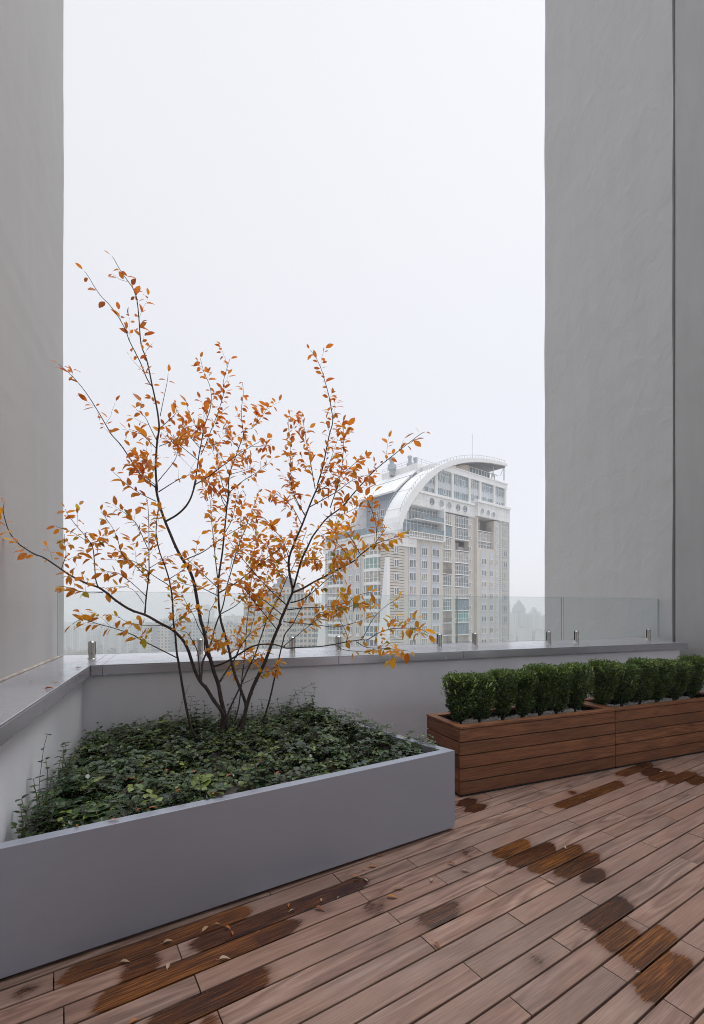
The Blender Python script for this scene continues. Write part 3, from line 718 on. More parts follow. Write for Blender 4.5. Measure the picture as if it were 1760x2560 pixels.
# ---- wooden planter boxes
WP0 = Vector((.8635, 3.678)); WD = Vector((1.629, .671)).normalized(); WANG = math.atan2(WD.y, WD.x); WLEN, WDEP, WH = 1.757, .50, .566
def wood_planter(x, y, label):
    rg = random.Random(int(x*100)); t = empty('wooden_planter', (x, y, 0), WANG, label, 'planter', 'oiled wooden planter boxes along the parapet')
    z0, rim, npk = .016, .020, 5; ph = (WH-rim-z0)/npk; th = .021; g = .0085
    def wall(name, L, horizontal, at_, facing):
        b = MB()
        for k in range(npk):
            za, zb = z0+k*ph+g/2, z0+(k+1)*ph-g/2; off = (rg.uniform(0, 30), rg.uniform(0, 30), rg.uniform(0, 30)); r = rg.random()
            if horizontal: b.box(L[0], L[1], at_, at_+th, za, zb, r, off=off)
            else:
                vs = [(at_, L[0], za), (at_+th, L[0], za), (at_+th, L[1], za), (at_, L[1], za), (at_, L[0], zb), (at_+th, L[0], zb), (at_+th, L[1], zb), (at_, L[1], zb)]
                co = [(v[1]+off[0], v[0]+off[1], v[2]+off[2]) for v in vs]
                b.add(vs, [(0,3,2,1),(4,5,6,7),(0,1,5,4),(1,2,6,5),(2,3,7,6),(3,0,4,7)], r, 0, co)
        return b.build(name, M['teak'], t, bevel=.0022)
    wall('front_panel', (0, WLEN), True, 0, -1); wall('back_panel', (0, WLEN), True, WDEP-th, 1)
    wall('end_panel', (th+.0015, WDEP-th-.0015), False, .0008, -1); wall('end_panel', (th+.0015, WDEP-th-.0015), False, WLEN-th-.0008, 1)
    b = MB(); w = .072; o = -.004; W2, D2 = WLEN-.002, WDEP+.004; g2 = .0012     # mitred rim boards
    za, zb = WH-rim+.001, WH
    for (pl, ax) in (([(o, o), (W2, o), (W2-w, o+w), (o+w, o+w)], 0), ([(o, D2), (o+w, D2-w), (W2-w, D2-w), (W2, D2)], 0),
                     ([(o, o+g2), (o+w-g2, o+w), (o+w-g2, D2-w), (o, D2-g2)], 1), ([(W2, o+g2), (W2, D2-g2), (W2-w+g2, D2-w), (W2-w+g2, o+w)], 1)):
        off = (rg.uniform(0, 30), rg.uniform(0, 30), rg.uniform(0, 30)); n = len(pl); r = rg.uniform(.55, 1)
        if ax == 0: pl = [(px, py) for px, py in pl]
        vs = [(p[0], p[1], za) for p in pl]+[(p[0], p[1], zb) for p in pl]
        co = [((v[0], v[1], v[2]) if ax == 0 else (v[1], v[0], v[2])) for v in vs]; co = [(c[0]+off[0], c[1]+off[1], c[2]+off[2]) for c in co]
        b.add(vs, [tuple(range(n))[::-1], tuple(range(n, 2*n))]+[(i, (i+1) % n, n+(i+1) % n, n+i) for i in range(n)], r, 0, co)
    b.build('rim', M['teak'], t, bevel=.0018)
    b = MB(); e_ = .022
    for q in ((e_, WLEN-e_, th-.006, th+.003), (e_, WLEN-e_, WDEP-th-.003, WDEP-th)): b.box(*q, .05, WH-rim)
    for q in ((th, th+.003, th+.003, WDEP-th-.003), (WLEN-th-.003, WLEN-th, th+.003, WDEP-th-.003)): b.box(*q, .05, WH-rim)
    b.build('liner', M['dark'], t)
    b = MB(); vs = []; nx_, ny_ = 70, 16
    for i in range(nx_+1):
        for j in range(ny_+1):
            vs.append((th+.004+(WLEN-2*th-.008)*i/nx_, th+.004+(WDEP-2*th-.008)*j/ny_, .492+rg.uniform(-.008, .008)+.008*math.sin(i*.5)))
    b.add(vs, [(i*(ny_+1)+j, (i+1)*(ny_+1)+j, (i+1)*(ny_+1)+j+1, i*(ny_+1)+j+1) for i in range(nx_) for j in range(ny_)])
    b.build('gravel', M['gravel'], t, smooth=False)
    b = MB(); b.box(.02, WLEN-.02, .012, WDEP-.02, 0.0, z0); b.build('base', M['dark'], t)
    return t
wood_planter(WP0.x, WP0.y, 'nearer oiled wooden planter box, standing beside the grey metal bed')
q2 = WP0 + WD*(WLEN+.006)
wood_planter(q2.x, q2.y, 'farther oiled wooden planter box, cut by the right edge of the view')

# ---- clipped boxwoods
def box_crown(seed):
    rg = random.Random(seed); b = MB(); tk = .30+.08*seed/2; tb = .045+.012*(seed % 3); tp_ = (1.25, .8, 1.6, 1.0)[seed-1]
    # z from .075 (lowest leaves) to about .49 above the gravel
    def rad(k):
        return tb+(.134-tb)*min(1, k/tk)**tp_ if k < tk else .134+.007*math.sin((k-tk)*6+seed) - (.028*((k-.93)/.07)**2 if k > .93 else 0)
    lobes = [(rg.uniform(0, 6.28), rg.uniform(.1, .95), rg.uniform(-.24, .2)) for _ in range(22)]
    nl = 6200
    for i in range(nl):
        k = rg.random()**.85; a = rg.uniform(0, 2*math.pi)
        if rg.random() < .17: k = 1.0; rr = rg.random()**.5
        else: rr = 1 - abs(rg.gauss(0, .17)) if rg.random() < .8 else rg.random()
        s = 1 + sum(am*math.exp(-((math.cos(a-la)-1)**2*6+(k-lk)**2*30)) for la, lk, am in lobes)
        sq = 1/max(abs(math.cos(a)), abs(math.sin(a)))**.7
        R_ = rad(k)*s*sq*.95*max(.1, rr)
        z = .085+.395*k + (rg.gauss(0, .013) if k > .95 else 0) + rg.gauss(0, .004)
        p = Vector((R_*math.cos(a), R_*math.sin(a), z))
        outd = Vector((math.cos(a)*.8, math.sin(a)*.8, rg.uniform(.1, 1.1) + (0.8 if k > .9 else 0)))
        d = (outd.normalized() + Vector((rg.uniform(-.8, .8), rg.uniform(-.8, .8), rg.uniform(-.5, .8)))).normalized()
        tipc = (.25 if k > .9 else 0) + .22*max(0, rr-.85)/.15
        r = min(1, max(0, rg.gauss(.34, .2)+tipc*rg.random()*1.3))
        up = (Vector((math.cos(a)*.5, math.sin(a)*.5, 1))+Vector((rg.uniform(-.5, .5), rg.uniform(-.5, .5), 0)))
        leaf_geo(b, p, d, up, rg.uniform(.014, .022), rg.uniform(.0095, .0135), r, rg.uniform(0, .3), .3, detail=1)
    for i in range(900):                           # larger, darker leaves filling the inside of the crown
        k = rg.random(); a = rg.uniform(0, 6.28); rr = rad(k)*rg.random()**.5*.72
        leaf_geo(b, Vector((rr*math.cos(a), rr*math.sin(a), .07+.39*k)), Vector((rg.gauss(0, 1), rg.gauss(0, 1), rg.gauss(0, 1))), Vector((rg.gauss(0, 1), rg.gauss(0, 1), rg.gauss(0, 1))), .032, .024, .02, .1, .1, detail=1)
    for i in range(26):                            # shoots poking above the clipped top and sides
        a = rg.uniform(0, 6.28); k = rg.uniform(.55, 1.05); rr = rad(min(1, k))*(1 if k < .95 else rg.uniform(.2, .95))
        p = Vector((rr*math.cos(a), rr*math.sin(a), .075+.405*min(1, k))); d = Vector((math.cos(a)*.6, math.sin(a)*.6, 1.2)).normalized()
        for m in range(5):
            p = p+d*.008
            for sg in (1, -1):
                s = d.cross(Vector((sg, .3, .2))).normalized(); leaf_geo(b, p, s*sg*.8+d*.6, d, .014, .008, rg.uniform(.6, 1.0), .1, .25, detail=1)
    me = b.build('crown', M['box'], None); return me
def box_stem(seed):
    rg = random.Random(seed); b = MB()
    for i in range(rg.randint(3, 6)):
        a = rg.uniform(0, 6.28); q = Vector((rg.uniform(-.012, .012), rg.uniform(-.012, .012), -.005)); pts = [q.copy()]; v = Vector((math.cos(a)*.25, math.sin(a)*.25, 1)).normalized()
        for k in range(7):
            q = q+v*.045; v = (v+Vector((rg.uniform(-.2, .2), rg.uniform(-.2, .2), 0))).normalized(); pts.append(q.copy())
        b.tube(pts, [.0075-.0008*k for k in range(8)], 6)
    return b.build('stem', M['bark'], None, smooth=True)
crowns = [box_crown(s) for s in (1, 2, 3, 4)]; stems = [box_stem(s) for s in (1, 2, 3)]
ordw = ['leftmost', 'second from left', 'third from left', 'middle', 'third from right', 'second from right', 'rightmost']
shrubs = [(px, 0) for px in (1149, 1200, 1254, 1303, 1347, 1390, 1437)] + [(px, 1) for px in (1508, 1556, 1600, 1642, 1684, 1731)]
ord2 = ['leftmost', 'second from left', 'third from left', 'third from right', 'second from right', 'rightmost']
rg = random.Random(5); usedc = set(); useds = set()
cl = WP0 + Vector((-WD.y, WD.x))*.225
for i, (px, which) in enumerate(shrubs):
    u = (px-PX)/F; s = (u*cl.y-cl.x)/(WD.x-u*WD.y); p = cl+WD*s
    sc = .93+rg.uniform(-.03, .07)
    lab = 'clipped boxwood, %s of the seven in the nearer wooden planter' % ordw[i] if which == 0 else 'clipped boxwood, %s of the six in the farther wooden planter' % ord2[i-7]
    t = empty('boxwood_shrub', (p.x+rg.uniform(-.01, .01), p.y+rg.uniform(-.01, .01), .494), rg.uniform(0, 6.28) if False else WANG+R(90)*rg.randint(0, 3)+rg.uniform(-.15, .15), lab, 'shrub', 'clipped boxwoods in the wooden planters')
    for lst, us in ((crowns, usedc), (stems, useds)):
        k = i % len(lst)
        if k in us: c = lst[k].copy(); col.objects.link(c)
        else: c = lst[k]; us.add(k)
        c.parent = t; w = 1.0 if lst is crowns else 1.0
        c.scale = (sc*rg.uniform(.96, 1.2), sc*rg.uniform(.96, 1.16), sc*rg.uniform(.93, 1.08)) if lst is crowns else (1, 1, 1)

# ---- the autumn tree: limbs first, each a chain of points with a depth of its own
CURVES = []                                        # (list of Vector, radii, px list)
def spline(pts, n):
    """Catmull-Rom through pts"""
    out = []; P = [pts[0]*2-pts[1]]+pts+[pts[-1]*2-pts[-2]]
    for i in range(1, len(P)-2):
        a, b_, c, d = P[i-1], P[i], P[i+1], P[i+2]
        for k in range(n):
            t = k/n; out.append(.5*((2*b_)+(c-a)*t+(2*a-5*b_+4*c-d)*t*t+(3*b_-a-3*c+d)*t**3))
    out.append(pts[-1]); return out
rt = random.Random(17)
def fit(p):                                        # keep every twig inside the terrace: in front of the glass, off the left wall
    a, n = toAN(p.x, p.y)
    if n > 4.55:
        k = 4.55/n; e_ = Vector((0, 0, EYE)); return e_+(p-e_)*k
    if a < PIL_A+.06 and n < OUT_N:
        k = (PIL_A+.06)/a; e_ = Vector((0, 0, EYE)); return e_+(p-e_)*k
    return p
def limb(px, r0, r1, y0=None, y1=None, leaf=(.5, 1.0), dens=1.0, root=False):
    if y0 is None:                                 # springs from the nearest limb already drawn
        best = None
        for (pts, rad, _) in CURVES:
            for q, rr in zip(pts, rad):
                w = (PX+F*q.x/q.y, PY-F*(q.z-EYE)/q.y); dd = (w[0]-px[0][0])**2+(w[1]-px[0][1])**2
                if best is None or dd < best[0]: best = (dd, q, rr)
        y0 = best[1].y; r0 = min(r0, best[2]*.85) if best[0] < 400 else r0
    ln = sum(math.dist(px[i], px[i+1]) for i in range(len(px)-1))
    if y1 is None: y1 = y0 + rt.uniform(-.5, .5)*min(1.0, ln/F*y0)
    acc = 0; pts = []
    for i, p in enumerate(px):
        if i: acc += math.dist(px[i-1], p)
        pts.append(at(p[0], p[1], y0+(y1-y0)*(acc/ln)))
    pts = spline([fit(p) for p in pts], 4)
    n = len(pts); rad = [r0+(r1-r0)*(i/(n-1))**.85 for i in range(n)]
    if root: rad[0] *= 1.25; rad[1] *= 1.15
    CURVES.append((pts, rad, (leaf, dens))); return pts
S1 = lambda *p: [(440+u*.188, 1540+v*.188) for u, v in p]
K2 = lambda *p: [(140+u*.2256, 1200+v*.2256) for u, v in p]
K3 = lambda *p: [(380+u*.2256, 1200+v*.2256) for u, v in p]
K4 = lambda *p: [(640+u*.2256, 1200+v*.2256) for u, v in p]
K5 = lambda *p: [(280+u*.2506, 850+v*.2506) for u, v in p]
K6 = lambda *p: [(600+u*.3133, 840+v*.3133) for u, v in p]
K7 = lambda *p: [(u*.2632, 1230+v*.2632) for u, v in p]
K8 = lambda *p: [(700+u*.2506, 1400+v*.2506) for u, v in p]
KT = lambda *p: [(120+u*.3634, 590+v*.3634) for u, v in p]
# the stems from the ground
STEMS = [
 (S1((330,1760),(305,1690),(200,1480),(130,1180),(80,900),(40,650),(10,480))+K2((1320,1700),(1300,1560),(1290,1330),(1260,1130),(1210,960),(1150,800),(1110,600),(1120,420),(1135,300)), .0115,.0022,3.44,3.1,(.62,1),.8),
 (S1((585,1680),(590,1600),(600,1450),(625,1330),(590,1240),(500,1120),(410,970),(330,880),(270,770),(210,600),(160,450),(90,320))+K2((1290,1660),(1160,1590),(1000,1500),(830,1440),(670,1340),(560,1250),(470,1190),(350,1150),(240,1100),(130,1040),(60,990))+K7((420,625),(330,590),(200,510),(130,440),(80,360),(45,250),(30,170),(40,110)), .0165,.0016,3.56,2.86,(.82,1),.7),
 (S1((690,1680),(690,1600),(670,1450),(645,1300),(620,1200),(590,1060),(560,900),(510,760),(480,650),(430,480),(400,330),(360,150))+K3((540,1560),(500,1330),(460,1120),(400,970),(320,850),(250,710),(200,590),(150,470),(100,330),(60,180),(42,60))+K5((450,1500),(435,1300),(440,1160),(450,1020),(470,880),(460,760),(440,640),(420,540),(400,450),(370,300),(340,180))+KT((640,740),(625,560),(612,440),(590,370),(550,310),(500,240),(455,160),(440,140)), .0180,.0016,3.58,3.35,(.72,1),.5),
 (S1((680,1690),(690,1610),(760,1530),(880,1370),(930,1200),(860,980),(790,800),(740,620),(700,430),(650,250),(600,80))+K3((760,1540),(740,1380),(735,1150),(750,1000),(780,800),(800,600),(815,450),(830,300),(850,120))+K5((1155,1636),(1160,1480),(1175,1330),(1220,1200),(1270,1060),(1310,950),(1300,850),(1290,700),(1310,530),(1300,420)), .0145,.0015,3.58,3.95,(.72,1),1.0),
 (S1((815,1720),(830,1640),(880,1480),(940,1200),(1010,980),(1080,820),(1170,640),(1240,460),(1310,270),(1380,110))+K4((270,1560),(330,1420),(380,1300),(405,1220),(370,1030),(365,880),(400,760),(450,640),(510,500),(560,370),(620,220),(690,60))+K6((620,1180),(660,1050),(690,900),(715,780),(740,680),(725,560),(705,460),(680,370),(650,270),(610,180),(560,110)), .0175,.0014,3.56,3.75,(.72,1),.9),
 (S1((540,1690),(570,1610),(650,1420),(720,1220),(850,950),(960,700),(1050,520),(1110,340),(1180,130))+K4((130,1530),(260,1280),(340,1090),(430,920),(500,720),(560,560)), .0092,.002,3.50,3.9,(.6,1),1.0),
 (S1((760,1520),(770,1440),(830,1220),(860,1000),(880,800),(905,600),(920,400),(940,150),(955,0))+[(625,1480),(634,1400),(640,1330)], .0072,.0018,3.8,4.2,(.5,1),1.0),
 (S1((1070,1560),(1090,1490),(1180,1330),(1260,1050),(1320,780),(1360,600),(1420,350),(1450,240),(1530,140))+K8((150,600),(230,440),(320,300),(400,190)), .0098,.002,3.88,3.6,(.75,1),.7)]
for s in STEMS: limb(s[0], s[1], s[2], s[3], s[4], s[5], s[6], True)
n_main = len(CURVES)
B = [ # px chain, r0, r1, end depth or None, leafy stretch, density
 (S1((330,880),(345,700),(360,600),(400,500),(460,370),(520,150),(570,10))+K3((790,1380),(830,1180),(880,1000),(930,820),(990,650),(1050,500),(1100,360),(1150,230),(1190,100)),.0088,.0016,4.2,(.6,1),1.0),
 (KT((715,1035),(680,980),(640,880),(600,800),(560,720),(530,640),(480,550),(420,470),(370,420),(320,350),(285,290),(250,240)),.0055,.0015,2.95,(.12,1),.5),
 (K3((157,455),(270,390),(360,310),(420,220),(460,110),(488,0))+K5((810,1500),(830,1400),(850,1280),(870,1130),(900,980),(920,870),(980,680),(990,550),(970,440),(920,330),(880,180)),.0105,.0015,3.9,(.55,1),.8),
 (K5((885,1150),(930,1050),(980,920),(1040,770),(1090,620),(1110,540),(1110,420),(1150,270),(1175,190)),.006,.0015,3.5,(.3,1),.9),
 (K5((1310,950),(1335,890),(1400,880),(1480,780),(1540,690),(1570,630)),.0045,.0013,3.6,(.3,1),1.2),
 (K5((835,1440),(980,1350),(1110,1250),(1260,1140),(1390,1060),(1480,1010)),.0045,.0013,3.1,(.5,1),.5),
 (K4((415,1200),(500,900),(560,770),(620,640),(690,540),(790,420),(950,300),(1080,150))+K6((1000,1150),(1100,1050),(1200,970),(1300,890),(1430,790),(1475,765)),.0108,.0015,3.2,(.3,1),.75),
 (K4((400,1250),(520,1200),(660,1120),(800,1050),(950,970),(1080,900),(1180,810),(1300,720),(1400,680),(1530,640),(1620,600)),.0092,.0014,3.1,(.4,1),1.1),
 (K4((385,1360),(490,1330),(580,1280),(690,1190),(780,1110),(860,1050)),.0055,.0016,3.2,(.4,1),.6),
 (K4((345,1440),(500,1420),(700,1410),(850,1400),(1000,1360),(1130,1280),(1280,1240)),.0045,.0013,3.05,(.35,1),.5),
 (K4((305,1570),(500,1590),(700,1610),(870,1630),(1030,1600),(1190,1550)),.0045,.0013,3.3,(.45,1),.4),
 (S1((510,665),(600,640),(720,580),(850,500),(980,420),(1110,380),(1250,375),(1340,385),(1440,420))+K8((80,880),(220,870),(380,865),(520,845),(650,820),(800,797),(870,795),(980,730),(1100,690),(1250,680),(1400,690),(1480,735)),.0075,.0014,2.75,(.8,1),1.3),
 (K8((800,797),(830,770),(920,600),(1000,510),(1070,450),(1190,380)),.0034,.0012,2.8,(.5,1),.8),
 (K8((760,815),(860,870),(1000,880),(1150,890),(1290,910)),.0032,.0012,2.6,(.35,1),.9),
 (K8((575,848),(620,890),(750,910),(880,915),(925,895)),.0026,.0012,2.75,(.5,1),.3),
 (K8((660,820),(672,770),(640,680),(590,590),(555,530)),.003,.0012,3.0,(.3,1),.7),
 (S1((585,870),(640,780),(720,660),(780,570),(850,420),(920,320),(980,240),(1100,170),(1230,80)),.0085,.0016,3.95,(.5,1),.8),
 (S1((980,240),(1040,0))+K3((1130,1480),(1200,1250),(1260,1100),(1320,900)),.0058,.0015,4.25,(.4,1),1.0),
 (S1((1440,410))+K8((50,850),(150,770),(300,650),(420,560),(600,490)),.0042,.0013,3.2,(.4,1),.6),
 (K2((985,1480),(1000,1290),(1030,1050),(1030,850),(1030,600),(1020,300),(1000,200)),.0062,.0013,3.3,(.25,1),.9),
 (K2((470,1190),(440,1100),(425,900),(405,740),(340,640),(220,500),(130,380),(100,320)),.0042,.0012,2.9,(.35,1),.8),
 (K2((405,735),(360,690),(200,590),(100,550),(0,515)),.0028,.0011,2.9,(.2,1),.8),
 (K2((405,735),(450,680),(490,610)),.0024,.0012,3.2,(.3,1),1.6),
 (K2((60,985),(110,830),(95,700),(95,600)),.0026,.0011,2.85,(.2,1),.9),
 (K2((520,1245),(440,1250),(370,1250),(300,1240),(220,1220),(150,1190),(60,1180)),.003,.0012,2.75,(.45,1),1.3),
 (K2((975,1370),(880,1240),(800,1190),(740,1180),(560,1190)),.0024,.0011,3.35,(.3,1),.5),
 (K2((1035,1110),(880,950),(740,830),(680,650),(620,520),(500,350)),.0038,.0012,3.1,(.3,1),1.1),
 (K2((1030,790),(900,500),(820,420),(740,350),(650,320)),.0034,.0012,2.95,(.35,1),1.0),
 (K2((1240,1160),(1080,1060),(860,900),(700,890),(560,880)),.0034,.0012,2.95,(.45,1),1.1),
 (K2((1000,1290),(840,1140),(700,1040),(560,1010),(480,970)),.003,.0012,3.0,(.4,1),1.0),
 (K2((1250,1100),(1400,1000),(1500,890),(1580,800)),.003,.0012,3.4,(.3,1),.7),
 (K2((1030,980),(1160,900),(1290,830)),.003,.0012,3.4,(.3,1),1.0),
 (S1((20,560))+K2((950,1773),(860,1720),(730,1670),(600,1630),(450,1590),(330,1550),(240,1560),(180,1600)),.0042,.0012,2.8,(.42,1),1.1),
 (K2((1200,1610),(1050,1615),(900,1600),(760,1560),(680,1500)),.0028,.0012,3.0,(.25,1),.9),
 (S1((320,880),(300,560),(270,430),(200,300),(140,220),(20,190)),.0055,.0014,3.3,(.6,1),.4),
 (K2((1250,1640),(1330,1560),(1430,1500),(1560,1440)),.0028,.0012,3.2,(.3,1),1.0),
 (K2((1100,80),(1000,0))+K5((300,1370),(190,1200),(90,1050),(0,950))+KT((410,1320),(340,1200),(270,1090),(200,1000),(120,920),(70,880)),.0058,.0013,2.85,(.55,1),.55),
 (K5((440,1610),(280,1530),(130,1430),(70,1370),(15,1320)),.0034,.0013,2.9,(.3,.7),.5),
 (K5((440,1300),(380,1230),(330,1180)),.0028,.0012,3.0,(.3,1),1.6),
 (K5((440,1450),(330,1370),(250,1290),(170,1240)),.003,.0012,3.0,(.15,1),2.0),
 (K5((465,1515),(650,1400),(830,1320)),.0045,.0014,3.7,(.6,1),.3),
 (K5((460,1410),(620,1210),(660,1100),(740,960)),.0034,.0012,3.8,(.6,1),.9),
 (K5((490,870),(580,790),(640,720),(630,640)),.003,.0012,3.2,(.3,1),1.0),
 (K5((470,1060),(600,1010),(690,960),(750,920)),.0028,.0012,3.1,(.4,1),.9),
 (K5((480,760),(510,610),(550,420),(560,330)),.003,.0012,3.4,(.5,1),.3),
 (K5((855,1195),(680,1050),(590,950),(530,860)),.0034,.0012,3.5,(.4,1),.6),
 (K5((885,1085),(760,940),(700,800),(640,700)),.0034,.0012,3.4,(.35,1),.8),
 (K5((825,1310),(620,1100),(540,980),(490,920)),.0034,.0012,3.5,(.4,1),.4),
 (K5((450,1010),(380,870),(330,770),(240,690)),.0034,.0012,3.1,(.5,1),.8),
 (K5((450,1090),(380,1020),(280,930),(170,890)),.0034,.0012,3.0,(.4,1),.7),
 (K5((890,1065),(1080,1030),(1200,980),(1280,940)),.003,.0012,4.0,(.3,1),.7),
 (K5((920,960),(840,860),(780,770)),.003,.0012,3.4,(.2,1),.9),
 (K5((1180,1340),(1290,1310),(1410,1270)),.003,.0012,3.6,(.5,1),.9),
 (K5((1170,1520),(1300,1410),(1470,1300),(1480,1210)),.0036,.0012,3.6,(.5,1),1.1),
 (K5((1170,1350),(1100,1180),(1000,1060),(930,970)),.0034,.0012,4.0,(.4,1),.6),
 (K5((1300,1040),(1390,1060),(1500,1060),(1590,1045)),.0026,.0012,3.5,(.5,1),.9),
 (K5((1150,1580),(1090,1400),(1040,1200),(980,1060)),.0042,.0013,4.2,(.4,1),.5),
 (K5((1270,1080),(1190,1000),(1130,910),(1170,830)),.003,.0012,3.7,(.3,1),1.4),
 (K5((1150,1636),(1050,1500),(960,1420),(890,1330)),.0034,.0012,3.4,(.4,1),.9),
 (K3((375,880),(560,800),(700,700),(850,600),(1050,490),(1170,470)),.0042,.0013,3.3,(.45,1),.5),
 (K3((740,1250),(900,1160),(1050,1050),(1200,920),(1400,770),(1480,690)),.0062,.0014,3.3,(.35,1),1.2),
 (K3((770,1480),(930,1390),(1060,1260),(1180,1190)),.0042,.0013,3.3,(.5,1),1.0),
 (K3((1485,1380),(1300,1210),(1100,990),(930,780),(840,640)),.0052,.0013,3.2,(.4,1),.8),
 (K3((1450,1500),(1250,1340),(1050,1220),(870,1140),(760,1090)),.0042,.0013,3.15,(.4,1),.8),
 (K3((1380,1650),(1200,1430),(1050,1240),(960,1130)),.0042,.0013,3.2,(.4,1),.8),
 (K3((725,1190),(560,1040),(470,950),(390,880)),.0038,.0013,3.4,(.3,1),1.0),
 (K3((725,1280),(530,1190),(350,1150),(200,1100)),.0038,.0013,3.2,(.3,1),.7),
 (K3((735,1160),(700,850),(690,740),(660,450),(640,200),(560,60)),.0052,.0013,4.1,(.35,1),.8),
 (K3((825,310),(770,200),(740,0))+K5((1050,1380),(1040,1250)),.0042,.0013,4.1,(.3,1),.7),
 (K3((800,600),(880,450),(930,260),(960,120)),.0034,.0012,3.6,(.3,1),.9),
 (K3((990,640),(980,450),(970,330),(1000,260)),.0028,.0012,4.0,(.3,1),1.0),
 (K3((950,800),(1060,730),(1200,590)),.0034,.0012,3.8,(.5,1),.9),
 (K3((860,1010),(900,850),(960,760),(940,660)),.0026,.0012,4.1,(.2,1),1.0),
 (S1((460,600),(390,480),(380,330),(420,150),(440,0))+K3((640,1450),(700,1340),(720,1180)),.0052,.0014,3.1,(.75,1),.5),
 (S1((380,290),(300,150),(240,0))+K3((400,1400),(320,1240)),.0036,.0013,3.0,(.6,1),.6),
 (K4((540,390),(430,180),(385,0))+K6((400,1080),(405,900),(385,700),(400,600)),.0046,.0012,3.85,(.2,1),1.0),
 (K6((600,1220),(560,1000),(530,850),(510,720),(480,620)),.0042,.0012,4.0,(.15,1),.9),
 (K6((630,1190),(700,1050),(780,820)),.0034,.0012,3.6,(.2,1),.9),
 (K6((720,1370),(800,1120),(825,900),(825,690)),.0044,.0012,3.6,(.25,1),1.5),
 (K6((600,1250),(750,1160),(900,1030),(1000,960)),.004,.0012,3.5,(.25,1),1.0),
 (K6((545,1370),(760,1250),(900,1150),(1050,1100)),.0042,.0012,3.45,(.2,1),1.2),
 (K6((515,1420),(430,1290),(400,1130)),.0042,.0013,3.9,(.2,1),1.1),
 (K4((505,490),(400,300),(250,170),(190,130)),.0038,.0012,3.3,(.3,1),1.3),
 (K4((365,870),(300,680),(200,550),(100,430),(20,400)),.0042,.0012,3.25,(.25,1),1.4),
 (K4((1330,690),(1330,500),(1260,280),(1190,160)),.0032,.0012,3.2,(.1,1),1.0),
 (K4((1320,700),(1380,620),(1450,520)),.003,.0013,3.0,(.0,.5),.5),
 (K4((780,405),(960,380),(1100,310),(1210,220)),.0028,.0012,3.1,(.25,1),.8),
 (K4((1050,910),(960,760),(860,680),(770,640)),.0034,.0012,2.95,(.15,1),1.3),
 (K4((1160,830),(1050,640),(990,560)),.003,.0012,3.0,(.15,1),1.2),
 (K4((640,650),(760,600),(900,520),(1010,430)),.0034,.0012,3.6,(.2,1),1.0),
 (K4((560,770),(480,820),(440,680),(470,540)),.003,.0012,3.9,(.1,1),1.2),
 (K4((370,950),(240,800),(120,740),(60,680)),.0034,.0012,3.4,(.2,1),1.3),
 (K4((340,1080),(200,960),(100,880),(10,850)),.0034,.0012,3.4,(.2,1),1.4),
 (K4((500,900),(620,880),(720,890)),.0028,.0012,3.2,(.2,1),1.4),
 (K4((430,920),(560,880),(640,760),(700,720)),.0028,.0012,3.7,(.2,1),1.0),
 (K4((800,1050),(860,930),(900,830)),.003,.0012,3.1,(.2,1),1.6),
 (K4((310,1300),(180,1230),(60,1230),(0,1280)),.0028,.0012,3.4,(.2,1),1.0),
 (K4((270,1560),(150,1480),(60,1400),(0,1390)),.0028,.0012,3.4,(.2,1),1.1),
 (K8((300,645),(390,530),(480,540)),.0026,.0012,3.2,(.2,1),1.0),
 (K8((560,470),(680,470),(780,430),(830,450)),.0024,.0012,2.95,(.1,1),1.8),
 (S1((905,600),(960,560),(1000,470)),.0024,.0011,3.9,(.2,1),1.8),
 (S1((905,690),(1000,640),(1090,560),(1200,480)),.0028,.0012,3.6,(.2,1),1.4),
 (S1((890,900),(1050,820),(1150,750),(1320,730)),.0024,.0011,3.5,(.55,1),1.8),
 (S1((880,820),(800,780),(760,770)),.002,.0011,3.9,(.4,1),1.4),
 (S1((690,480),(600,390),(540,350),(490,340)),.0024,.0011,3.2,(.2,1),1.7),
 (S1((800,560),(850,400),(800,300),(770,250)),.0024,.0011,3.8,(.2,1),1.5),
]
for s in B: limb(s[0], s[1], s[2], None, s[3], s[4], s[5])
tree_base = at(575, 1846, 3.57); tree_base.z = .46
tree = empty('autumn_tree', tree_base, 0, 'multi-stemmed young tree with thin dark stems and orange autumn leaves in the grey bed', 'tree')
groups = {i: MB() for i in range(n_main)}
crown = MB(); rl = random.Random(99)
def shade(p):                                      # leaf colour: more copper at the top, yellower lower down
    k = (p.z-1.2)/2.6
    r = rl.gauss(.62-.48*min(1, max(0, k)), .15)
    if p.x > -.35 and p.z < 2.1: r += .12
    if rl.random() < .05 and p.z < 2.2: r = rl.uniform(.85, 1.0)
    return min(1, max(0, r))
LEAF = .055
def leaf_at(p, out, scale=1.0):
    sp = rl.gauss(1, .2)
    ln = LEAF*scale*max(.5, min(1.45, sp)); wd = ln*rl.uniform(.42, .58)
    d = (out.normalized() + Vector((rl.uniform(-.7, .7), rl.uniform(-.7, .7), rl.uniform(-.75, .35)))).normalized()
    pet = p + d*.010
    up = Vector((rl.uniform(-.9, .9), rl.uniform(-.9, .9), 1))
    leaf_geo(crown, pet, d, up, ln, wd, shade(p), rl.uniform(-.05, .35), rl.uniform(.1, .45))
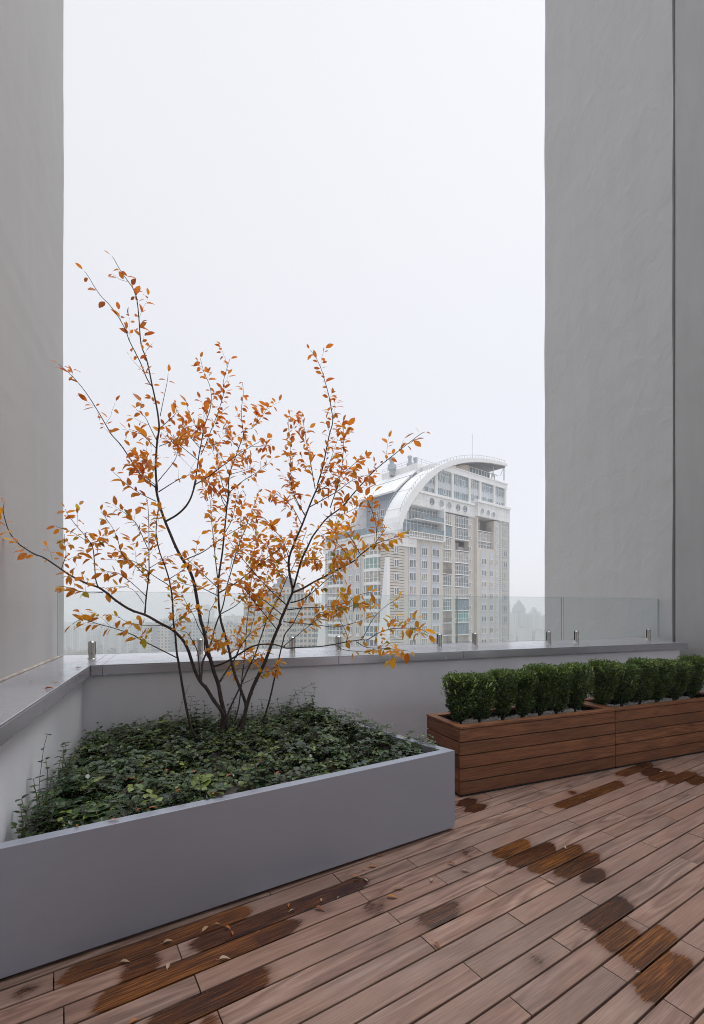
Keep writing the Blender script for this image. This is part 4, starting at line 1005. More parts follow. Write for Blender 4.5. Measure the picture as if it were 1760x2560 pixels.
def leafy(pts, f0, f1, dens, scale=1.0, gap=.030):
    L = [0]
    for i in range(1, len(pts)): L.append(L[-1]+(pts[i]-pts[i-1]).length)
    tot = L[-1]; s = f0*tot; side = 1
    while s < f1*tot:
        i = min(len(L)-2, max(0, next((k for k in range(len(L)) if L[k] > s), len(L)-1)-1))
        u = (s-L[i])/max(1e-6, L[i+1]-L[i]); p = pts[i].lerp(pts[i+1], u); v = (pts[i+1]-pts[i]).normalized()
        sd = v.cross(Vector((rl.uniform(-1, 1), rl.uniform(-1, 1), rl.uniform(-.3, 1)))).normalized()*side; side = -side
        leaf_at(p, sd + v*.6, scale)
        if rl.random() < .35: leaf_at(p, -sd + v*.7, scale*.8)
        s += gap/dens*rl.uniform(.5, 1.6)
def twig(p, v, ln, r, mb, dens, depth=0):
    pts = [p.copy()]; q = p.copy(); d = v.normalized(); n = 5
    for k in range(n):
        d = (d+Vector((rl.uniform(-.28, .28), rl.uniform(-.28, .28), rl.uniform(-.12, .22)))).normalized(); q = fit(q+d*(ln/n)); pts.append(q.copy())
    mb.tube(pts, [r*(1-.5*i/n) for i in range(n+1)], 4, cap=False)
    leafy(pts, .25, .96, dens, 1.0, .026); leaf_at(pts[-1], d)
for i, (pts, rad, (leaf, dens)) in enumerate(CURVES):
    g = i if i < n_main else None
    if g is None:                                  # belongs to the stem it springs from
        best = min(range(n_main), key=lambda k: min((q-pts[0]).length for q in CURVES[k][0])); g = best
    mb = groups[g]; sides = 8 if rad[0] > .008 else (6 if rad[0] > .004 else 5)
    mb.tube(pts, rad, sides)
    for k in range(2, len(pts)-1):                 # small bud knuckles
        if rad[k] > .003 and rl.random() < .4:
            v = (pts[k+1]-pts[k-1]).normalized(); sd = v.cross(Vector((rl.uniform(-1, 1), rl.uniform(-1, 1), .2))).normalized()
            mb.tube([pts[k]+sd*rad[k]*.6, pts[k]+sd*(rad[k]+.003)+v*.003, pts[k]+sd*(rad[k]+.005)+v*.007], [rad[k]*.45, rad[k]*.3, .0006], 4, cap=False)
    leafy(pts, leaf[0], .99, dens*.9)
    if len(pts) > 2: leaf_at(pts[-1], pts[-1]-pts[-2])
    L = sum((pts[k+1]-pts[k]).length for k in range(len(pts)-1)); s = leaf[0]*L*.8+.03; acc = 0
    for k in range(len(pts)-1):
        seg = (pts[k+1]-pts[k]).length
        while acc <= s < acc+seg and s < L*.95:
            p = pts[k].lerp(pts[k+1], (s-acc)/seg); v = (pts[k+1]-pts[k]).normalized()
            sd = v.cross(Vector((rl.uniform(-1, 1), rl.uniform(-1, 1), rl.uniform(-.5, 1)))).normalized()
            if rl.random() < .85*min(1.4, dens): twig(p, v*.8+sd*rl.uniform(.6, 1.1)+Vector((0, 0, .25)), rl.uniform(.05, .17), .0013, mb, min(1.3, dens))
            s += rl.uniform(.06, .14)
        acc += seg
for i in range(n_main):
    if i == 0: nm = 'stem'
    o = groups[i].build('stem', M['bark'], tree, smooth=True)
    o.data.transform(Matrix.Translation(-tree_base))
o = crown.build('crown', M['leaf'], tree, smooth=True); o.data.transform(Matrix.Translation(-tree_base))
print('tree leaves', len(crown.f)//8)

# ---- fallen leaves, every one of them an object
rz8 = lambda u, v: (u*.2506, 1600+v*.2506)
DK, CO_, RM = .0, COP_Z, PZ
FALL = [ # photo point, level, colour 0..1, size, turn, label
 (rz8(785,283),CO_,.30,.055,.1,'curled brown leaf on the left coping, nearest the inner corner'),
 (rz8(620,342),CO_,.25,.030,.6,'tiny dry leaf on the left coping, midway between the wall and the edge'),
 (rz8(565,442),CO_,.42,.052,.2,'rolled orange leaf near the edge of the left coping, behind the largest one'),
 (rz8(495,493),CO_,.46,.066,.1,'largest orange leaf on the left coping, above the coping joint'),
 (rz8(385,298),CO_,.30,.024,.9,'small brown leaf scrap on the left coping beside the tall wall'),
 (rz8(308,427),CO_,.28,.020,1.2,'smallest leaf scrap on the left coping, left of the rolled orange leaf'),
 (rz8(1130,1805),RM,.55,.064,.3,'bright amber leaf lying flat on the front rim of the metal planter'),
 (rz8(772,1868),RM,.40,.036,2.0,'small rolled orange leaf on the front rim, leftmost of the rim leaves'),
 (rz8(1388,1705),RM,.35,.044,1.3,'reddish upright leaf at the inner side of the front planter rim'),
 (rz8(1525,1697),RM,.30,.050,.5,'reddish brown curled leaf on the front rim beside the upright one'),
 ((538,1988),RM,.55,.058,.2,'amber leaf at the middle of the front planter rim under a runner'),
 (c3(830,140),DK,.50,.060,.1,'amber leaf on a round wet spot beside the metal planter'),
 (c3(712,212),DK,.48,.062,.0,'orange leaf at the upper end of the long dark wet board'),
 (c3(782,230),DK,.92,.045,2.2,'pale leaf at the upper end of the long dark wet board'),
 (c3(465,375),DK,.95,.034,1.5,'small pale leaf in the middle of the long dark wet board'),
 (c3(235,413),DK,.45,.045,1.6,'upright orange leaf on the dark wet board near the planter'),
 (c3(255,448),DK,.95,.040,.8,'pale leaf just below the upright orange leaf on the dark board'),
 (c3(585,355),DK,.85,.028,1.1,'thin beige leaf on the seam below the long dark wet board'),
 (c3(452,442),DK,.30,.066,-.2,'brownish red leaf with a long stalk on grey boards below the dark one'),
 (c3(965,358),DK,.58,.076,.0,'large amber leaf on a black wet stain in mid deck'),
 (c3(1010,297),DK,.80,.066,.3,'beige curled leaf with a stalk, just above the large amber leaf'),
 (c3(1252,237),DK,.90,.048,1.1,'pale leaf standing near the middle of the deck, left of the ringed one'),
 (c3(1392,120),DK,.20,.056,-.3,'dark red leaf on the seam below the purple wet stain'),
 (c3(1492,170),DK,.90,.056,.0,'pale leaf inside a dark wet ring in mid deck'),
 (c3(1290,703),DK,.22,.050,-.9,'dark red leaf standing on a seam in the open lower deck'),
 (c3(885,58),DK,.38,.048,.2,'brown leaf tucked against the foot of the metal planter'),
 (c3(765,158),DK,.45,.034,.0,'small orange leaf scrap left of the amber leaf near the planter'),
 (c4(1045,392),DK,.78,.060,.4,'beige curled leaf on the amber wet board closest to the planter'),
 (c4(1280,310),DK,.75,.056,1.0,'arched brown leaf beside the planter foot, left of a smaller arched one'),
 (c4(1352,283),DK,.70,.040,.3,'smaller arched brown leaf close to the planter foot'),
 (c4(1418,302),DK,.40,.044,-.6,'orange-brown curled leaf, upper of a touching pair'),
 (c4(1450,335),DK,.35,.044,-1.0,'dark brown curled leaf, lower of a touching pair'),
 (c4(1048,540),DK,.88,.050,1.7,'pale folded leaf standing on the dark striped wet board'),
 (c4(1395,505),DK,.88,.056,.3,'pale boat-shaped leaf with a tall stalk on a grey board'),
 (c4(775,520),DK,.80,.050,.2,'beige flat leaf on the seam of the second board from the planter'),
 (c4(835,890),DK,.45,.050,.8,'orange leaf at the bottom edge of the view'),
 (c1(603,688),DK,.97,.052,1.5,'pale leaf at the middle of the large amber wet patches'),
 (c1(502,932),DK,.90,.048,-.4,'pale flat leaf below the large amber wet patches, beside a board end'),
 (c1(215,860),DK,.30,.046,.1,'brown leaf on the seam left of the large amber wet patches'),
 (c1(1295,148),DK,.95,.050,.2,'pale leaf on the wet boards beside the farther wooden planter'),
 (c1(640,248),DK,.15,.060,-.1,'flat dark wet leaf near the nearer wooden planter'),
 (c1(95,703),DK,.35,.034,.4,'small reddish leaf on the seam at the far left of the amber patches'),
 (c1(150,443),DK,.92,.034,.1,'small pale leaf on the deck by the planter corner'),
 (c2(752,298),DK,.85,.030,-.3,'thin straw coloured leaf on the blackest wet patch'),
 (c2(1125,608),DK,.95,.028,.2,'tiny pale leaf scrap on a seam between the big wet patches'),
]
rg = random.Random(77)
BED = [(760,870),(600,905),(640,925),(880,870),(1040,895),(1180,825),(1500,850),(810,960),(580,905),(1260,880)]
for (u, v) in BED:
    px, py = u*.5514, 1450+v*.5514; x, y = ground(px, py, .53)
    FALL.append(((px, py), soil_z(x, y)+.085, rg.uniform(.25, .5), rg.uniform(.045, .065), rg.uniform(0, 6), None))
for (p, z, c, size, ang, lab) in FALL:
    size *= .70
    x, y = ground(p[0], p[1], z); b = MB()
    cu = rg.uniform(.35, .9) if size < .06 else rg.uniform(.1, .35); fo = rg.uniform(.3, .9)
    d = Vector((math.cos(ang), math.sin(ang), .28+cu*.35)); up = Vector((rg.uniform(-.3, .3), rg.uniform(-.3, .3), 1))
    leaf_geo(b, Vector((-math.cos(ang)*size*.5, -math.sin(ang)*size*.5, .0)), d, up, size, size*rg.uniform(.38, .5), c, cu, fo)
    zs = min(v[2] for v in b.v); b.v = [(v[0], v[1], v[2]-zs+.0012) for v in b.v]
    q = Vector(b.v[0]); b.tube([q, q+Vector((-math.cos(ang)*size*.2, -math.sin(ang)*size*.2, .003)), q+Vector((-math.cos(ang+.5)*size*.38, -math.sin(ang+.5)*size*.38, .006))], [.0009, .0008, .0006], 4, r=c)
    tag(b.build('fallen_leaf', M['fallen'], smooth=True, loc=(x, y, z+.001)), lab or 'orange fallen leaf lying among the dark ground cover leaves', 'leaf', 'fallen leaves on the terrace' if lab else 'fallen leaves caught in the ground cover')

# ================================================================== THE CITY
GZ = -75.0
def ground_mat():
    t = NT('city_ground'); o = t.obj()
    v = t.noise(o, .006, 6, .65); w = t.noise(o, .03, 5, .6)
    c = t.ramp(t.math('MULTIPLY_ADD', v, .6, t.math('MULTIPLY', w, .4)), [(.35, (.09, .09, .06)), (.5, (.20, .18, .14)), (.62, (.36, .35, .33))])
    return t.set(c, .95, 0, .2)
b = MB(); b.lathe([(0, GZ), (400, GZ), (1500, GZ), (6000, GZ)], 48)
b.f = [f for f in b.f]; tag(b.build('ground', ground_mat()), kind='structure')

# ---- the arched tower: own frame x = s along the right facade, y = depth, z
TA = R(39.5); TC, TS = math.cos(TA), math.sin(TA); TX, TY = 7.67, 99.14
def RF(px, py, y=0.0):
    u = (px-PX)/F; yy = TY+TC*y; s = (u*yy-TX+TS*y)/(TC-u*TS); Z = yy+TS*s
    return s, EYE+(PY-py)/F*Z
def LF(px, py, x=0.0):
    u = (px-PX)/F; y = (TX+TC*x-u*(TY+TS*x))/(TS+u*TC); Z = TY+TS*x+TC*y
    return y, EYE+(PY-py)/F*Z
A_ = lambda u, v: (1000+u*.1817, 1130+v*.1817)
B_ = lambda u, v: (1000+u*.1817, 1370+v*.1817)
Z1 = lambda u, v: (760+u*.401, 1100+v*.401)
Z3 = lambda u, v: (780+u*.1754, 1370+v*.1754)
AS = lambda u: RF(*A_(u, 1200))[0]                 # s of a zoom column on the facade plane
AZ = lambda u, v: RF(*A_(u, v))[1]
BZ = lambda u, v: RF(*B_(u, v))[1]
tw = empty('arched_tower', (TX, TY, GZ), TA, 'tall beige and white apartment tower with a big white arched roof', 'building')
def tp(mb, name, mat, parent=None, **k):
    o = mb.build(name, mat, parent or tw, **k)
    if parent is None: o.location = (0, 0, -GZ)
    return o
SW = AS(1472)                                      # facade length
D = 22.6
zb = AZ(300, 1200)                                 # top of the brick storeys
zt = AZ(1400, 440)
# core and brick parts
b = MB(); b.box(1.0, SW-.3, 1.55, D-.3, GZ, zb-.2); tp(b, 'core', M['t_brick'])
s55, s590, s710, s757, s945, s1022, s1330 = (AS(u) for u in (55, 590, 712, 757, 945, 1022, 1328))
zr0 = AZ(1022, 900)
b = MB(); b.box(.14, s590, .0, 1.55, GZ, AZ(300, 1185)); tp(b, 'brick_wall', M['t_brick'])
b = MB(); b.box(s710, s757, .0, 1.55, GZ, AZ(730, 860)); tp(b, 'brick_wall', M['t_brick'])
b = MB(); b.box(s945, s1022, .0, 1.55, GZ, AZ(980, 890)); tp(b, 'brick_wall', M['t_brick'])
b = MB(); b.box(s1022, s1330, -.8, 1.55, GZ, AZ(1130, 1330)); b.box(s1022, AS(1042), -.8, 1.55, AZ(1130, 1330), AZ(1030, 900)); b.box(AS(1255), s1330, -.8, 1.55, AZ(1130, 1330), AZ(1290, 960)); tp(b, 'brick_wall', M['t_brick'])
b = MB(); b.box(s1330, SW, -.68, 6, GZ, AZ(1400, 830)); tp(b, 'brick_wall', M['t_brick'])
# rusticated corners: courses with dark gaps
def courses(mb, x0, x1, y0, y1, z0, z1, h, gap):
    z = z0
    while z < z1-.1: mb.box(x0, x1, y0, y1, z, min(z1, z+h-gap)); z += h
b = MB(); zc0, zc1 = -16, LF(969, 1327)[1]
courses(b, -.16, s55, -.16, .1, zc0, zc1, .62, .13); courses(b, -.16, .14, .1, 3.0, zc0, zc1, .62, .13)
tp(b, 'rusticated_corner', M['t_brick'])
b = MB(); b.box(-.02, s55, -.02, .0, zc0, zc1); b.box(-.02, .14, 0, 3.0, zc0, zc1); tp(b, 'corner_backing', M['t_groove'])
for (u0, u1) in ((1330, 1360), (1456, 1473)):
    b = MB(); courses(b, AS(u0), AS(u1), -.80, -.66, -16, AZ(1400, 850), .56, .24); tp(b, 'rusticated_strip', M['t_cream'])
    b = MB(); b.box(AS(u0), AS(u1), -.70, -.69, -16, AZ(1400, 850)); tp(b, 'corner_backing', M['t_groove'])

def window(x0, x1, z0, z1, y, vb=(), hb=(), fw=.10, glass='t_glass', side='R', frame='t_frame', d=.14):
    """framed window standing on the plane y (right facade) or x (left facade); vb, hb: bar positions 0..1"""
    f, g = MB(), MB()
    def bx(mb, a0, a1, c0, c1, p0, p1):
        if side == 'R': mb.box(a0, a1, p0, p1, c0, c1)
        else: mb.box(p0, p1, a0, a1, c0, c1)
    bx(f, x0, x0+fw, z0, z1, y-d, y); bx(f, x1-fw, x1, z0, z1, y-d, y); bx(f, x0+fw, x1-fw, z1-fw, z1, y-d, y); bx(f, x0+fw, x1-fw, z0, z0+fw, y-d, y)
    for v in vb:
        c = x0+(x1-x0)*v; bx(f, c-fw*.5, c+fw*.5, z0+fw, z1-fw, y-d+.01, y-.01)
    for v in hb:
        c = z0+(z1-z0)*v; bx(f, x0+fw, x1-fw, c-fw*.4, c+fw*.4, y-d+.02, y-.015)
    bx(g, x0+fw*.5, x1-fw*.5, z0+fw*.5, z1-fw*.5, y-d*.35, y-.02)
    o = tp(f, 'window', M[frame]); g.build('pane', M[glass], o); return o
# three window columns on the left of the right facade
rows = [12.08-3.0*k for k in range(-1, 8)]
rw = random.Random(4)
for (u0, u1) in ((118, 216), (283, 375), (433, 538)):
    x0, x1 = AS(u0), AS(u1)
    b = MB(); b.box(x0, x1, -.06, 0, -16, rows[0]+1.75); tp(b, 'spandrel_strip', M['t_spandrel'])
    for zc in rows:
        gm = rw.choice(['t_glass', 't_glass', 't_curtain'])
        o = window(x0+.05, x1-.05, zc-.95, zc+.95, -.061, (.38, .62), (), .13, gm)
for (u0, u1) in ((1076, 1150), (1191, 1243), (1271, 1311)):
    x0, x1 = AS(u0), AS(u1); ztop = AZ(1110, 1362) if u0 < 1200 else (AZ(1215, 1385) if u0 < 1250 else AZ(1290, 960))
    b = MB(); b.box(x0, x1, -.86, -.8, -16, ztop); tp(b, 'spandrel_strip', M['t_spandrel'])
    for k in range(-5, 8):
        zc = 11.3-3.0*k
        if zc+1 > ztop: continue
        window(x0+.06, x1-.06, zc-.85, zc+.75, -.861, (.36, .64), (), .14, rw.choice(['t_glass', 't_curtain', 't_glass2']))
# single windows with dark surrounds by the right corner
for k in range(-6, 7):
    zc = 10.9-3.02*k; x0, x1 = AS(1380), AS(1440)
    if zc+1.2 > AZ(1400, 850): continue
    b = MB(); b.box(x0-.15, x1+.15, -.78, -.68, zc-1.25, zc+1.2); s_ = tp(b, 'window_surround', M['t_grey'])
    window(x0+.15, x1-.15, zc-.75, zc+.9, -.781, (.5,), (), .12, rw.choice(['t_glass', 't_curtain']))
# left facade corner windows
for k in range(-2, 7):
    zc = LF(*Z3(1190, 195), 0)[1]-3.05*k
    x0, x1 = RF(*Z3(1160, 195))[0], RF(*Z3(1228, 195))[0]
    window(x0, x1, zc-.85, zc+.85, -.17, (.45,), (), .13, rw.choice(['t_glass', 't_curtain']))
# balcony columns
def rail(mb, x0, x1, y, z0, z1, n):
    mb.box(x0, x1, y-.03, y+.03, z1-.05, z1); mb.box(x0, x1, y-.02, y+.02, z0+.08, z0+.12)
    for i in range(n+1):
        x = x0+(x1-x0)*i/n; mb.box(x-.022, x+.022, y-.015, y+.015, z0, z1-.05)
def balcony(u0, u1, z0, z1, kind, ac=False):
    x0, x1 = AS(u0), AS(u1); y0 = .12
    b = MB(); b.box(x0-.05, x1+.05, -.18, 1.5, z0-.16, z0+.02); o = tp(b, 'balcony', M['t_white'])
    if kind == 'open':
        m = MB(); rail(m, x0, x1, -.08, z0+.02, z0+1.1, 14); m.build('railing', M['t_rail'], o)
        m = MB(); m.box(x0+.2, x0+(x1-x0)*.55, 1.40, 1.5, z0+.1, z1-.5); g = m.build('door', M['t_glass'], o)
        m = MB()
        for f in (0, .32, .5): m.box(x0+.2+(x1-x0)*f, x0+.32+(x1-x0)*f, 1.36, 1.40, z0+.1, z1-.45)
        m.build('door_frame', M['t_frame'], o)
    else:
        n = max(4, int((x1-x0)/.65)); gm = {'glazed': 't_glass', 'curt': 't_curtain', 'green': 't_green', 'dark': 't_glass2'}[kind]
        m = MB(); m.box(x0, x1, .06, .10, z0+.02, z1-.16); m.build('glazing', M[gm], o)
        m = MB(); fw = .10 if kind != 'dark' else .05
        for i in range(n+1):
            x = x0+(x1-x0)*i/n; m.box(x-fw/2, x+fw/2, -.02, .06, z0+.02, z1-.16)
        for zz in (z0+.06, z0+.95, z1-.6, z1-.22): m.box(x0, x1, -.01, .055, zz-fw*.4, zz+fw*.4)
        m.build('frame', M['t_frame'] if kind != 'dark' else M['t_grey'], o)
        if kind in ('green',):
            m = MB(); rail(m, x0, x1, -.12, z0+.02, z0+1.1, 12); m.build('railing', M['t_frame'], o)
    if ac:
        m = MB(); m.box(x1+.02, x1+.85, -.40, -.05, z0+.55, z0+1.2); m.box(x1+.1, x1+.2, -.05, 0, z0+.5, z0+.6); a = m.build('air_conditioner', M['t_white'], o)
        q = MB(); q.lathe([(0, .02), (.24, .02), (.24, 0), (0, 0)], 12); f_ = q.build('fan_grille', M['t_rail'], a); f_.rotation_euler = (R(90), 0, 0); f_.location = (x1+.38, -.40, z0+.87)
zl = [BZ(850, v) for v in (-170, 40, 195, 370, 530, 690, 850, 1020, 1185, 1345)]    # slab levels of the wide column
kinds5 = ['open', 'curt', 'glazed', 'glazed', 'curt', 'dark', 'green', 'dark', 'open']
tops = [AZ(850, 1205)]
zslab5 = [AZ(850, 1045), AZ(850, 1205), BZ(850, 38), BZ(850, 205), BZ(850, 368), BZ(850, 535), BZ(850, 690), BZ(850, 858), BZ(850, 1020), BZ(850, 1188), BZ(850, 1345)]
k5 = ['glazed', 'glazed', 'open', 'curt', 'glazed', 'glazed', 'curt', 'dark', 'green', 'dark', 'open']
up = AZ(850, 880)
for z0, kd in zip(zslab5, k5):
    balcony(757, 943, z0, up, kd, True); up = z0-.16
zslab4 = [AZ(650, 1000), AZ(650, 1165), AZ(650, 1340), BZ(650, 188), BZ(650, 355), BZ(650, 520), BZ(650, 690), BZ(650, 860), BZ(650, 1028), BZ(650, 1195), BZ(650, 1345)]
k4 = ['curt', 'dark', 'curt', 'curt', 'open', 'glazed', 'curt', 'glazed', 'open', 'open', 'open']
up = AZ(650, 835)
for z0, kd in zip(zslab4, k4):
    balcony(592, 708, z0, up, kd); up = z0-.16
# right block balconies
x_ = (1044, 1252); up = AZ(1150, 905)
for z0, kd in ((AZ(1150, 1090), 'open'), (AZ(1150, 1232), 'curt'), (AZ(1150, 1330), 'glazed')):
    balcony(x_[0], x_[1], z0, up, kd); up = z0-.16
# upper left balconies under the frieze
def big_balcony(u0, u1, v0, v1, ul, gmat, wmat):
    pass
x0, x1 = AS(92), AS(578)
for (vb_, vt_, kd) in ((1112, 920, 'dark'), (935, 745, 'glazed')):
    z0, z1 = AZ(400, vb_+20), AZ(400, vt_+30); xx = x0 if kd == 'dark' else AS(175)
    b = MB(); b.box(xx, x1, -.9, 1.5, z0-.18, z0); o = tp(b, 'balcony', M['t_white'])
    m = MB(); m.box(xx, x1, 1.3, 1.42, z0, z1-.2); m.build('glazing', M['t_glass2' if kd == 'dark' else 't_glass'], o)
    m = MB()
    for i in range(11):
        x = xx+(x1-xx)*i/10; m.box(x-.07, x+.07, 1.22, 1.3, z0, z1-.2)
    m.box(xx+.1, x1, 1.24, 1.3, z1-.9, z1-.8); m.build('frame', M['t_frame'], o)
    m = MB(); m.box(xx+(x1-xx)*.28, x1-.1, -.82, -.80, z0+.06, z0+1.1); m.build('glass_guard', M['t_glass2'], o)
    m = MB(); rail(m, xx+(x1-xx)*.28, x1-.1, -.86, z0, z0+1.15, 8); m.build('railing', M['t_grey'], o)
b = MB(); b.box(AS(568), AS(586), -.9, 1.5, AZ(575, 1240), AZ(575, 790)); tp(b, 'white_pier', M['t_white'])
z0, z1 = AZ(330, 1205), AZ(330, 1120)
b = MB(); b.box(AS(100), AS(566), -.75, 1.0, z0-.15, z0); o = tp(b, 'balcony', M['t_white'])
m = MB(); m.box(AS(100), AS(566), -.66, -.6, z0, z1); m.build('glazing', M['t_curtain'], o)
m = MB()
for i in range(15):
    x = AS(100)+(AS(566)-AS(100))*i/14; m.box(x-.09, x+.09, -.74, -.66, z0, z1)
for zz in (z0+.05, z0+.55, z1-.1): m.box(AS(100), AS(566), -.73, -.67, zz-.07, zz+.07)
m.build('frame', M['t_frame'], o)

# frieze with round windows
zf0, zf1 = AZ(620, 815), AZ(620, 640)
def fz(u, v): return AZ(u, v)
b = MB(); b.box(AS(150), s1022+.2, -.25, 2.5, fz(620, 822), fz(620, 650)); tp(b, 'frieze', M['t_tile'])
b = MB(); b.box(s1022, SW-.2, -1.05, 2.5, fz(1200, 925), fz(1200, 745)); tp(b, 'frieze', M['t_tile'])
b = MB(); b.box(AS(238), s1022-.3, -.6, 2.5, fz(620, 650), fz(620, 622)); b.box(s1022-.35, SW-.1, -1.4, 2.5, fz(1200, 745), fz(1200, 712)); tp(b, 'cornice', M['t_white'])
for (u, v, y) in ((437, 685, -.25), (568, 712, -.25), (675, 738, -.25), (797, 768, -.25), (893, 788, -.25), (1130, 815, -1.05), (1213, 840, -1.05), (1285, 865, -1.05)):
    s, z = RF(*A_(u, v), y); r_ = 1.02 if u < 1000 else .88
    b = MB(); b.lathe([(r_, 0), (r_, .12), (r_-.14, .12), (r_-.14, 0)], 24); o = tp(b, 'round_window', M['t_white']); o.rotation_euler = (R(90), 0, 0); o.location = (s, y-.002, z-GZ)
    b = MB(); b.lathe([(0, .03), (r_-.14, .03), (r_-.14, .0), (0, 0)], 24); b.build('pane', M['t_glass' if u in (437, 797, 893) else 't_grey'], o)
    if u in (437, 797, 893):
        b = MB(); b.box(-.06, .06, -.8, .8, .03, .09); b.box(-.35, .06, -.45, -.35, .03, .09); b.box(-.35, .06, .35, .45, .03, .09); b.build('frame', M['t_frame'], o)

# upper curtain wall bays
for (u0, u1, vt0, vb0) in ((348, 480, 395, 545), (524, 710, 275, 597), (744, 945, 328, 648), (982, 1090, 378, 668), (1123, 1286, 430, 708), (1314, 1438, 487, 770)):
    uc = (u0+u1)/2; x0, x1 = AS(u0), AS(u1); zA, zB = AZ(uc, vb0+3), AZ(uc, vt0)
    if u0 == 348: zB = AZ(uc, 330)
    b = MB(); b.box(x0, x1, .30, .36, zA, zB); o = tp(b, 'curtain_wall', M['t_glass2'])
    m = MB(); n = max(4, int((x1-x0)/.75))
    for i in range(n+1):
        x = x0+(x1-x0)*i/n; m.box(x-.03, x+.03, .24, .30, zA, zB)
    for f in (.0, .30, .58, .86, 1.0): m.box(x0, x1, .25, .30, zA+(zB-zA)*f-.035, zA+(zB-zA)*f+.035)
    for (fx, f0, f1) in ((.30, .62, .95), (.68, .56, .86), (.52, .06, .27)):
        xa = x0+(x1-x0)*fx
        for q in ((xa-.45, xa-.36), (xa+.36, xa+.45)): m.box(*q, .20, .30, zA+(zB-zA)*f0, zA+(zB-zA)*f1)
        m.box(xa-.36, xa+.36, .20, .30, zA+(zB-zA)*f1-.1, zA+(zB-zA)*f1); m.box(xa-.36, xa+.36, .20, .30, zA+(zB-zA)*f0, zA+(zB-zA)*f0+.1)
    m.build('mullions', M['t_frame'], o)
    m = MB(); m.box(x0, x1, .262, .298, zA+(zB-zA)*.30, zA+(zB-zA)*.55); m.build('spandrel', M['t_spandrel'], o)
zbd0, zbd1 = AZ(1000, 380), AZ(1000, 295)
for (u0, u1) in ((484, 521), (712, 742), (947, 979), (1092, 1121), (1288, 1312), (1440, 1462)):
    b = MB(); b.box(AS(u0), AS(u1), -.05, .4, fz(1200, 712)-.2 if u0 > 1000 else fz(620, 622)-.1, AZ(900, 340)); tp(b, 'white_pier', M['t_cream'])
b = MB(); b.box(AS(600), SW, -.12, 3, AZ(900, 345), AZ(900, 262)); b.box(AS(640), SW+.1, -.3, 3, AZ(900, 262)-.25, AZ(900, 262)); tp(b, 'parapet_band', M['t_white'])
b = MB(); b.box(AS(490), SW-.1, .4, 12, fz(620, 630), AZ(900, 262)-.3); tp(b, 'upper_block', M['t_cream'])

# the arch: a vaulted roof band, its edge in the facade plane
ARC_O = [(-8, 960), (0, 880), (45, 760), (100, 645), (150, 560), (200, 490), (260, 415), (330, 340), (390, 288), (450, 245), (520, 200), (590, 165), (670, 133), (750, 110), (830, 93), (900, 85), (980, 80), (1050, 80), (1130, 85), (1200, 95), (1280, 108), (1350, 125), (1415, 143), (1478, 162)]
ARC_I = [(28, 1060), (40, 985), (70, 900), (110, 810), (150, 730), (195, 655), (240, 590), (295, 518), (350, 450), (410, 388), (470, 333), (535, 278), (600, 235), (675, 203), (750, 180), (825, 160), (900, 146), (990, 138), (1080, 137), (1165, 142), (1250, 150), (1315, 161), (1380, 175), (1478, 192)]
AO = [RF(*A_(*p), -.7) for p in ARC_O]; AI = [RF(*A_(*p), -.7) for p in ARC_I]
def rib(y0, y1, name):
    b = MB(); P = AO+AI[::-1]; n = len(AO)
    vs = [(p[0], y0, p[1]) for p in AO]+[(p[0], y0, p[1]) for p in AI]+[(p[0], y1, p[1]) for p in AO]+[(p[0], y1, p[1]) for p in AI]
    fs = []
    for i in range(n-1):
        fs += [(i, i+1, n+i+1, n+i), (2*n+i+1, 2*n+i, 3*n+i, 3*n+i+1), (i+1, i, 2*n+i, 2*n+i+1), (n+i, n+i+1, 3*n+i+1, 3*n+i)]
    fs += [(0, n, 3*n, 2*n), (n-1, 3*n-1, 4*n-1, 2*n-1)]
    b.add(vs, fs); o = tp(b, 'arch_roof', M['t_white'])
    m = MB()                                       # safety rails along both edges and seams of the roofing sheets
    for yy in (y0+.25, y1-.25):
        m.tube([(p[0]-.15, yy, p[1]+.75) for p in AO[1:]], .05, 4)
        for i in range(1, n-1):
            for f in (0, .5):
                p = Vector(AO[i]).lerp(Vector(AO[i+1]), f); m.tube([(p.x, yy, p.y), (p.x-.15, yy, p.y+.75)], .045, 4)
    m.build('roof_rail', M['t_grey'], o)
    m = MB()
    for i in range(2, n-1, 3): m.box(AO[i][0]-.05, AO[i][0]+.05, y0+.1, y1-.1, AO[i][1]-.05, AO[i][1]+.06)
    m.build('roof_seam', M['t_cream'], o); return o
rib(-.7, 4.6, 'a'); rib(17.0, 22.6, 'b')
# gable wall filling the space under the arch
b = MB(); gp = [p for p in AI[:16]]; b.prism([(p[0]+.05, p[1]-.05) for p in gp]+[(gp[-1][0], zb-.3), (gp[0][0]+.05, zb-.3)], 1.46, 4.5, 'y'); tp(b, 'gable_wall', M['t_tile'])
zfr = fz(620, 700); gq = [p for p in gp if p[1] > zfr]
b = MB(); b.prism([(p[0]+.05, p[1]-.05) for p in gq]+[(gp[-1][0], zfr), (gq[0][0]+.05, zfr)], .45, 1.455, 'y'); tp(b, 'gable_wall', M['t_tile'])
b = MB(); b.prism([(p[0]+.05, p[1]-.05) for p in gp]+[(gp[-1][0], zb-.3), (gp[0][0]+.05, zb-.3)], 17.2, 22.0, 'y'); tp(b, 'gable_wall', M['t_tile'])
b = MB(); b.box(AS(770), AS(972), .6, 8, AZ(900, 262), AZ(900, 150)); tp(b, 'penthouse_wall', M['t_beige'])
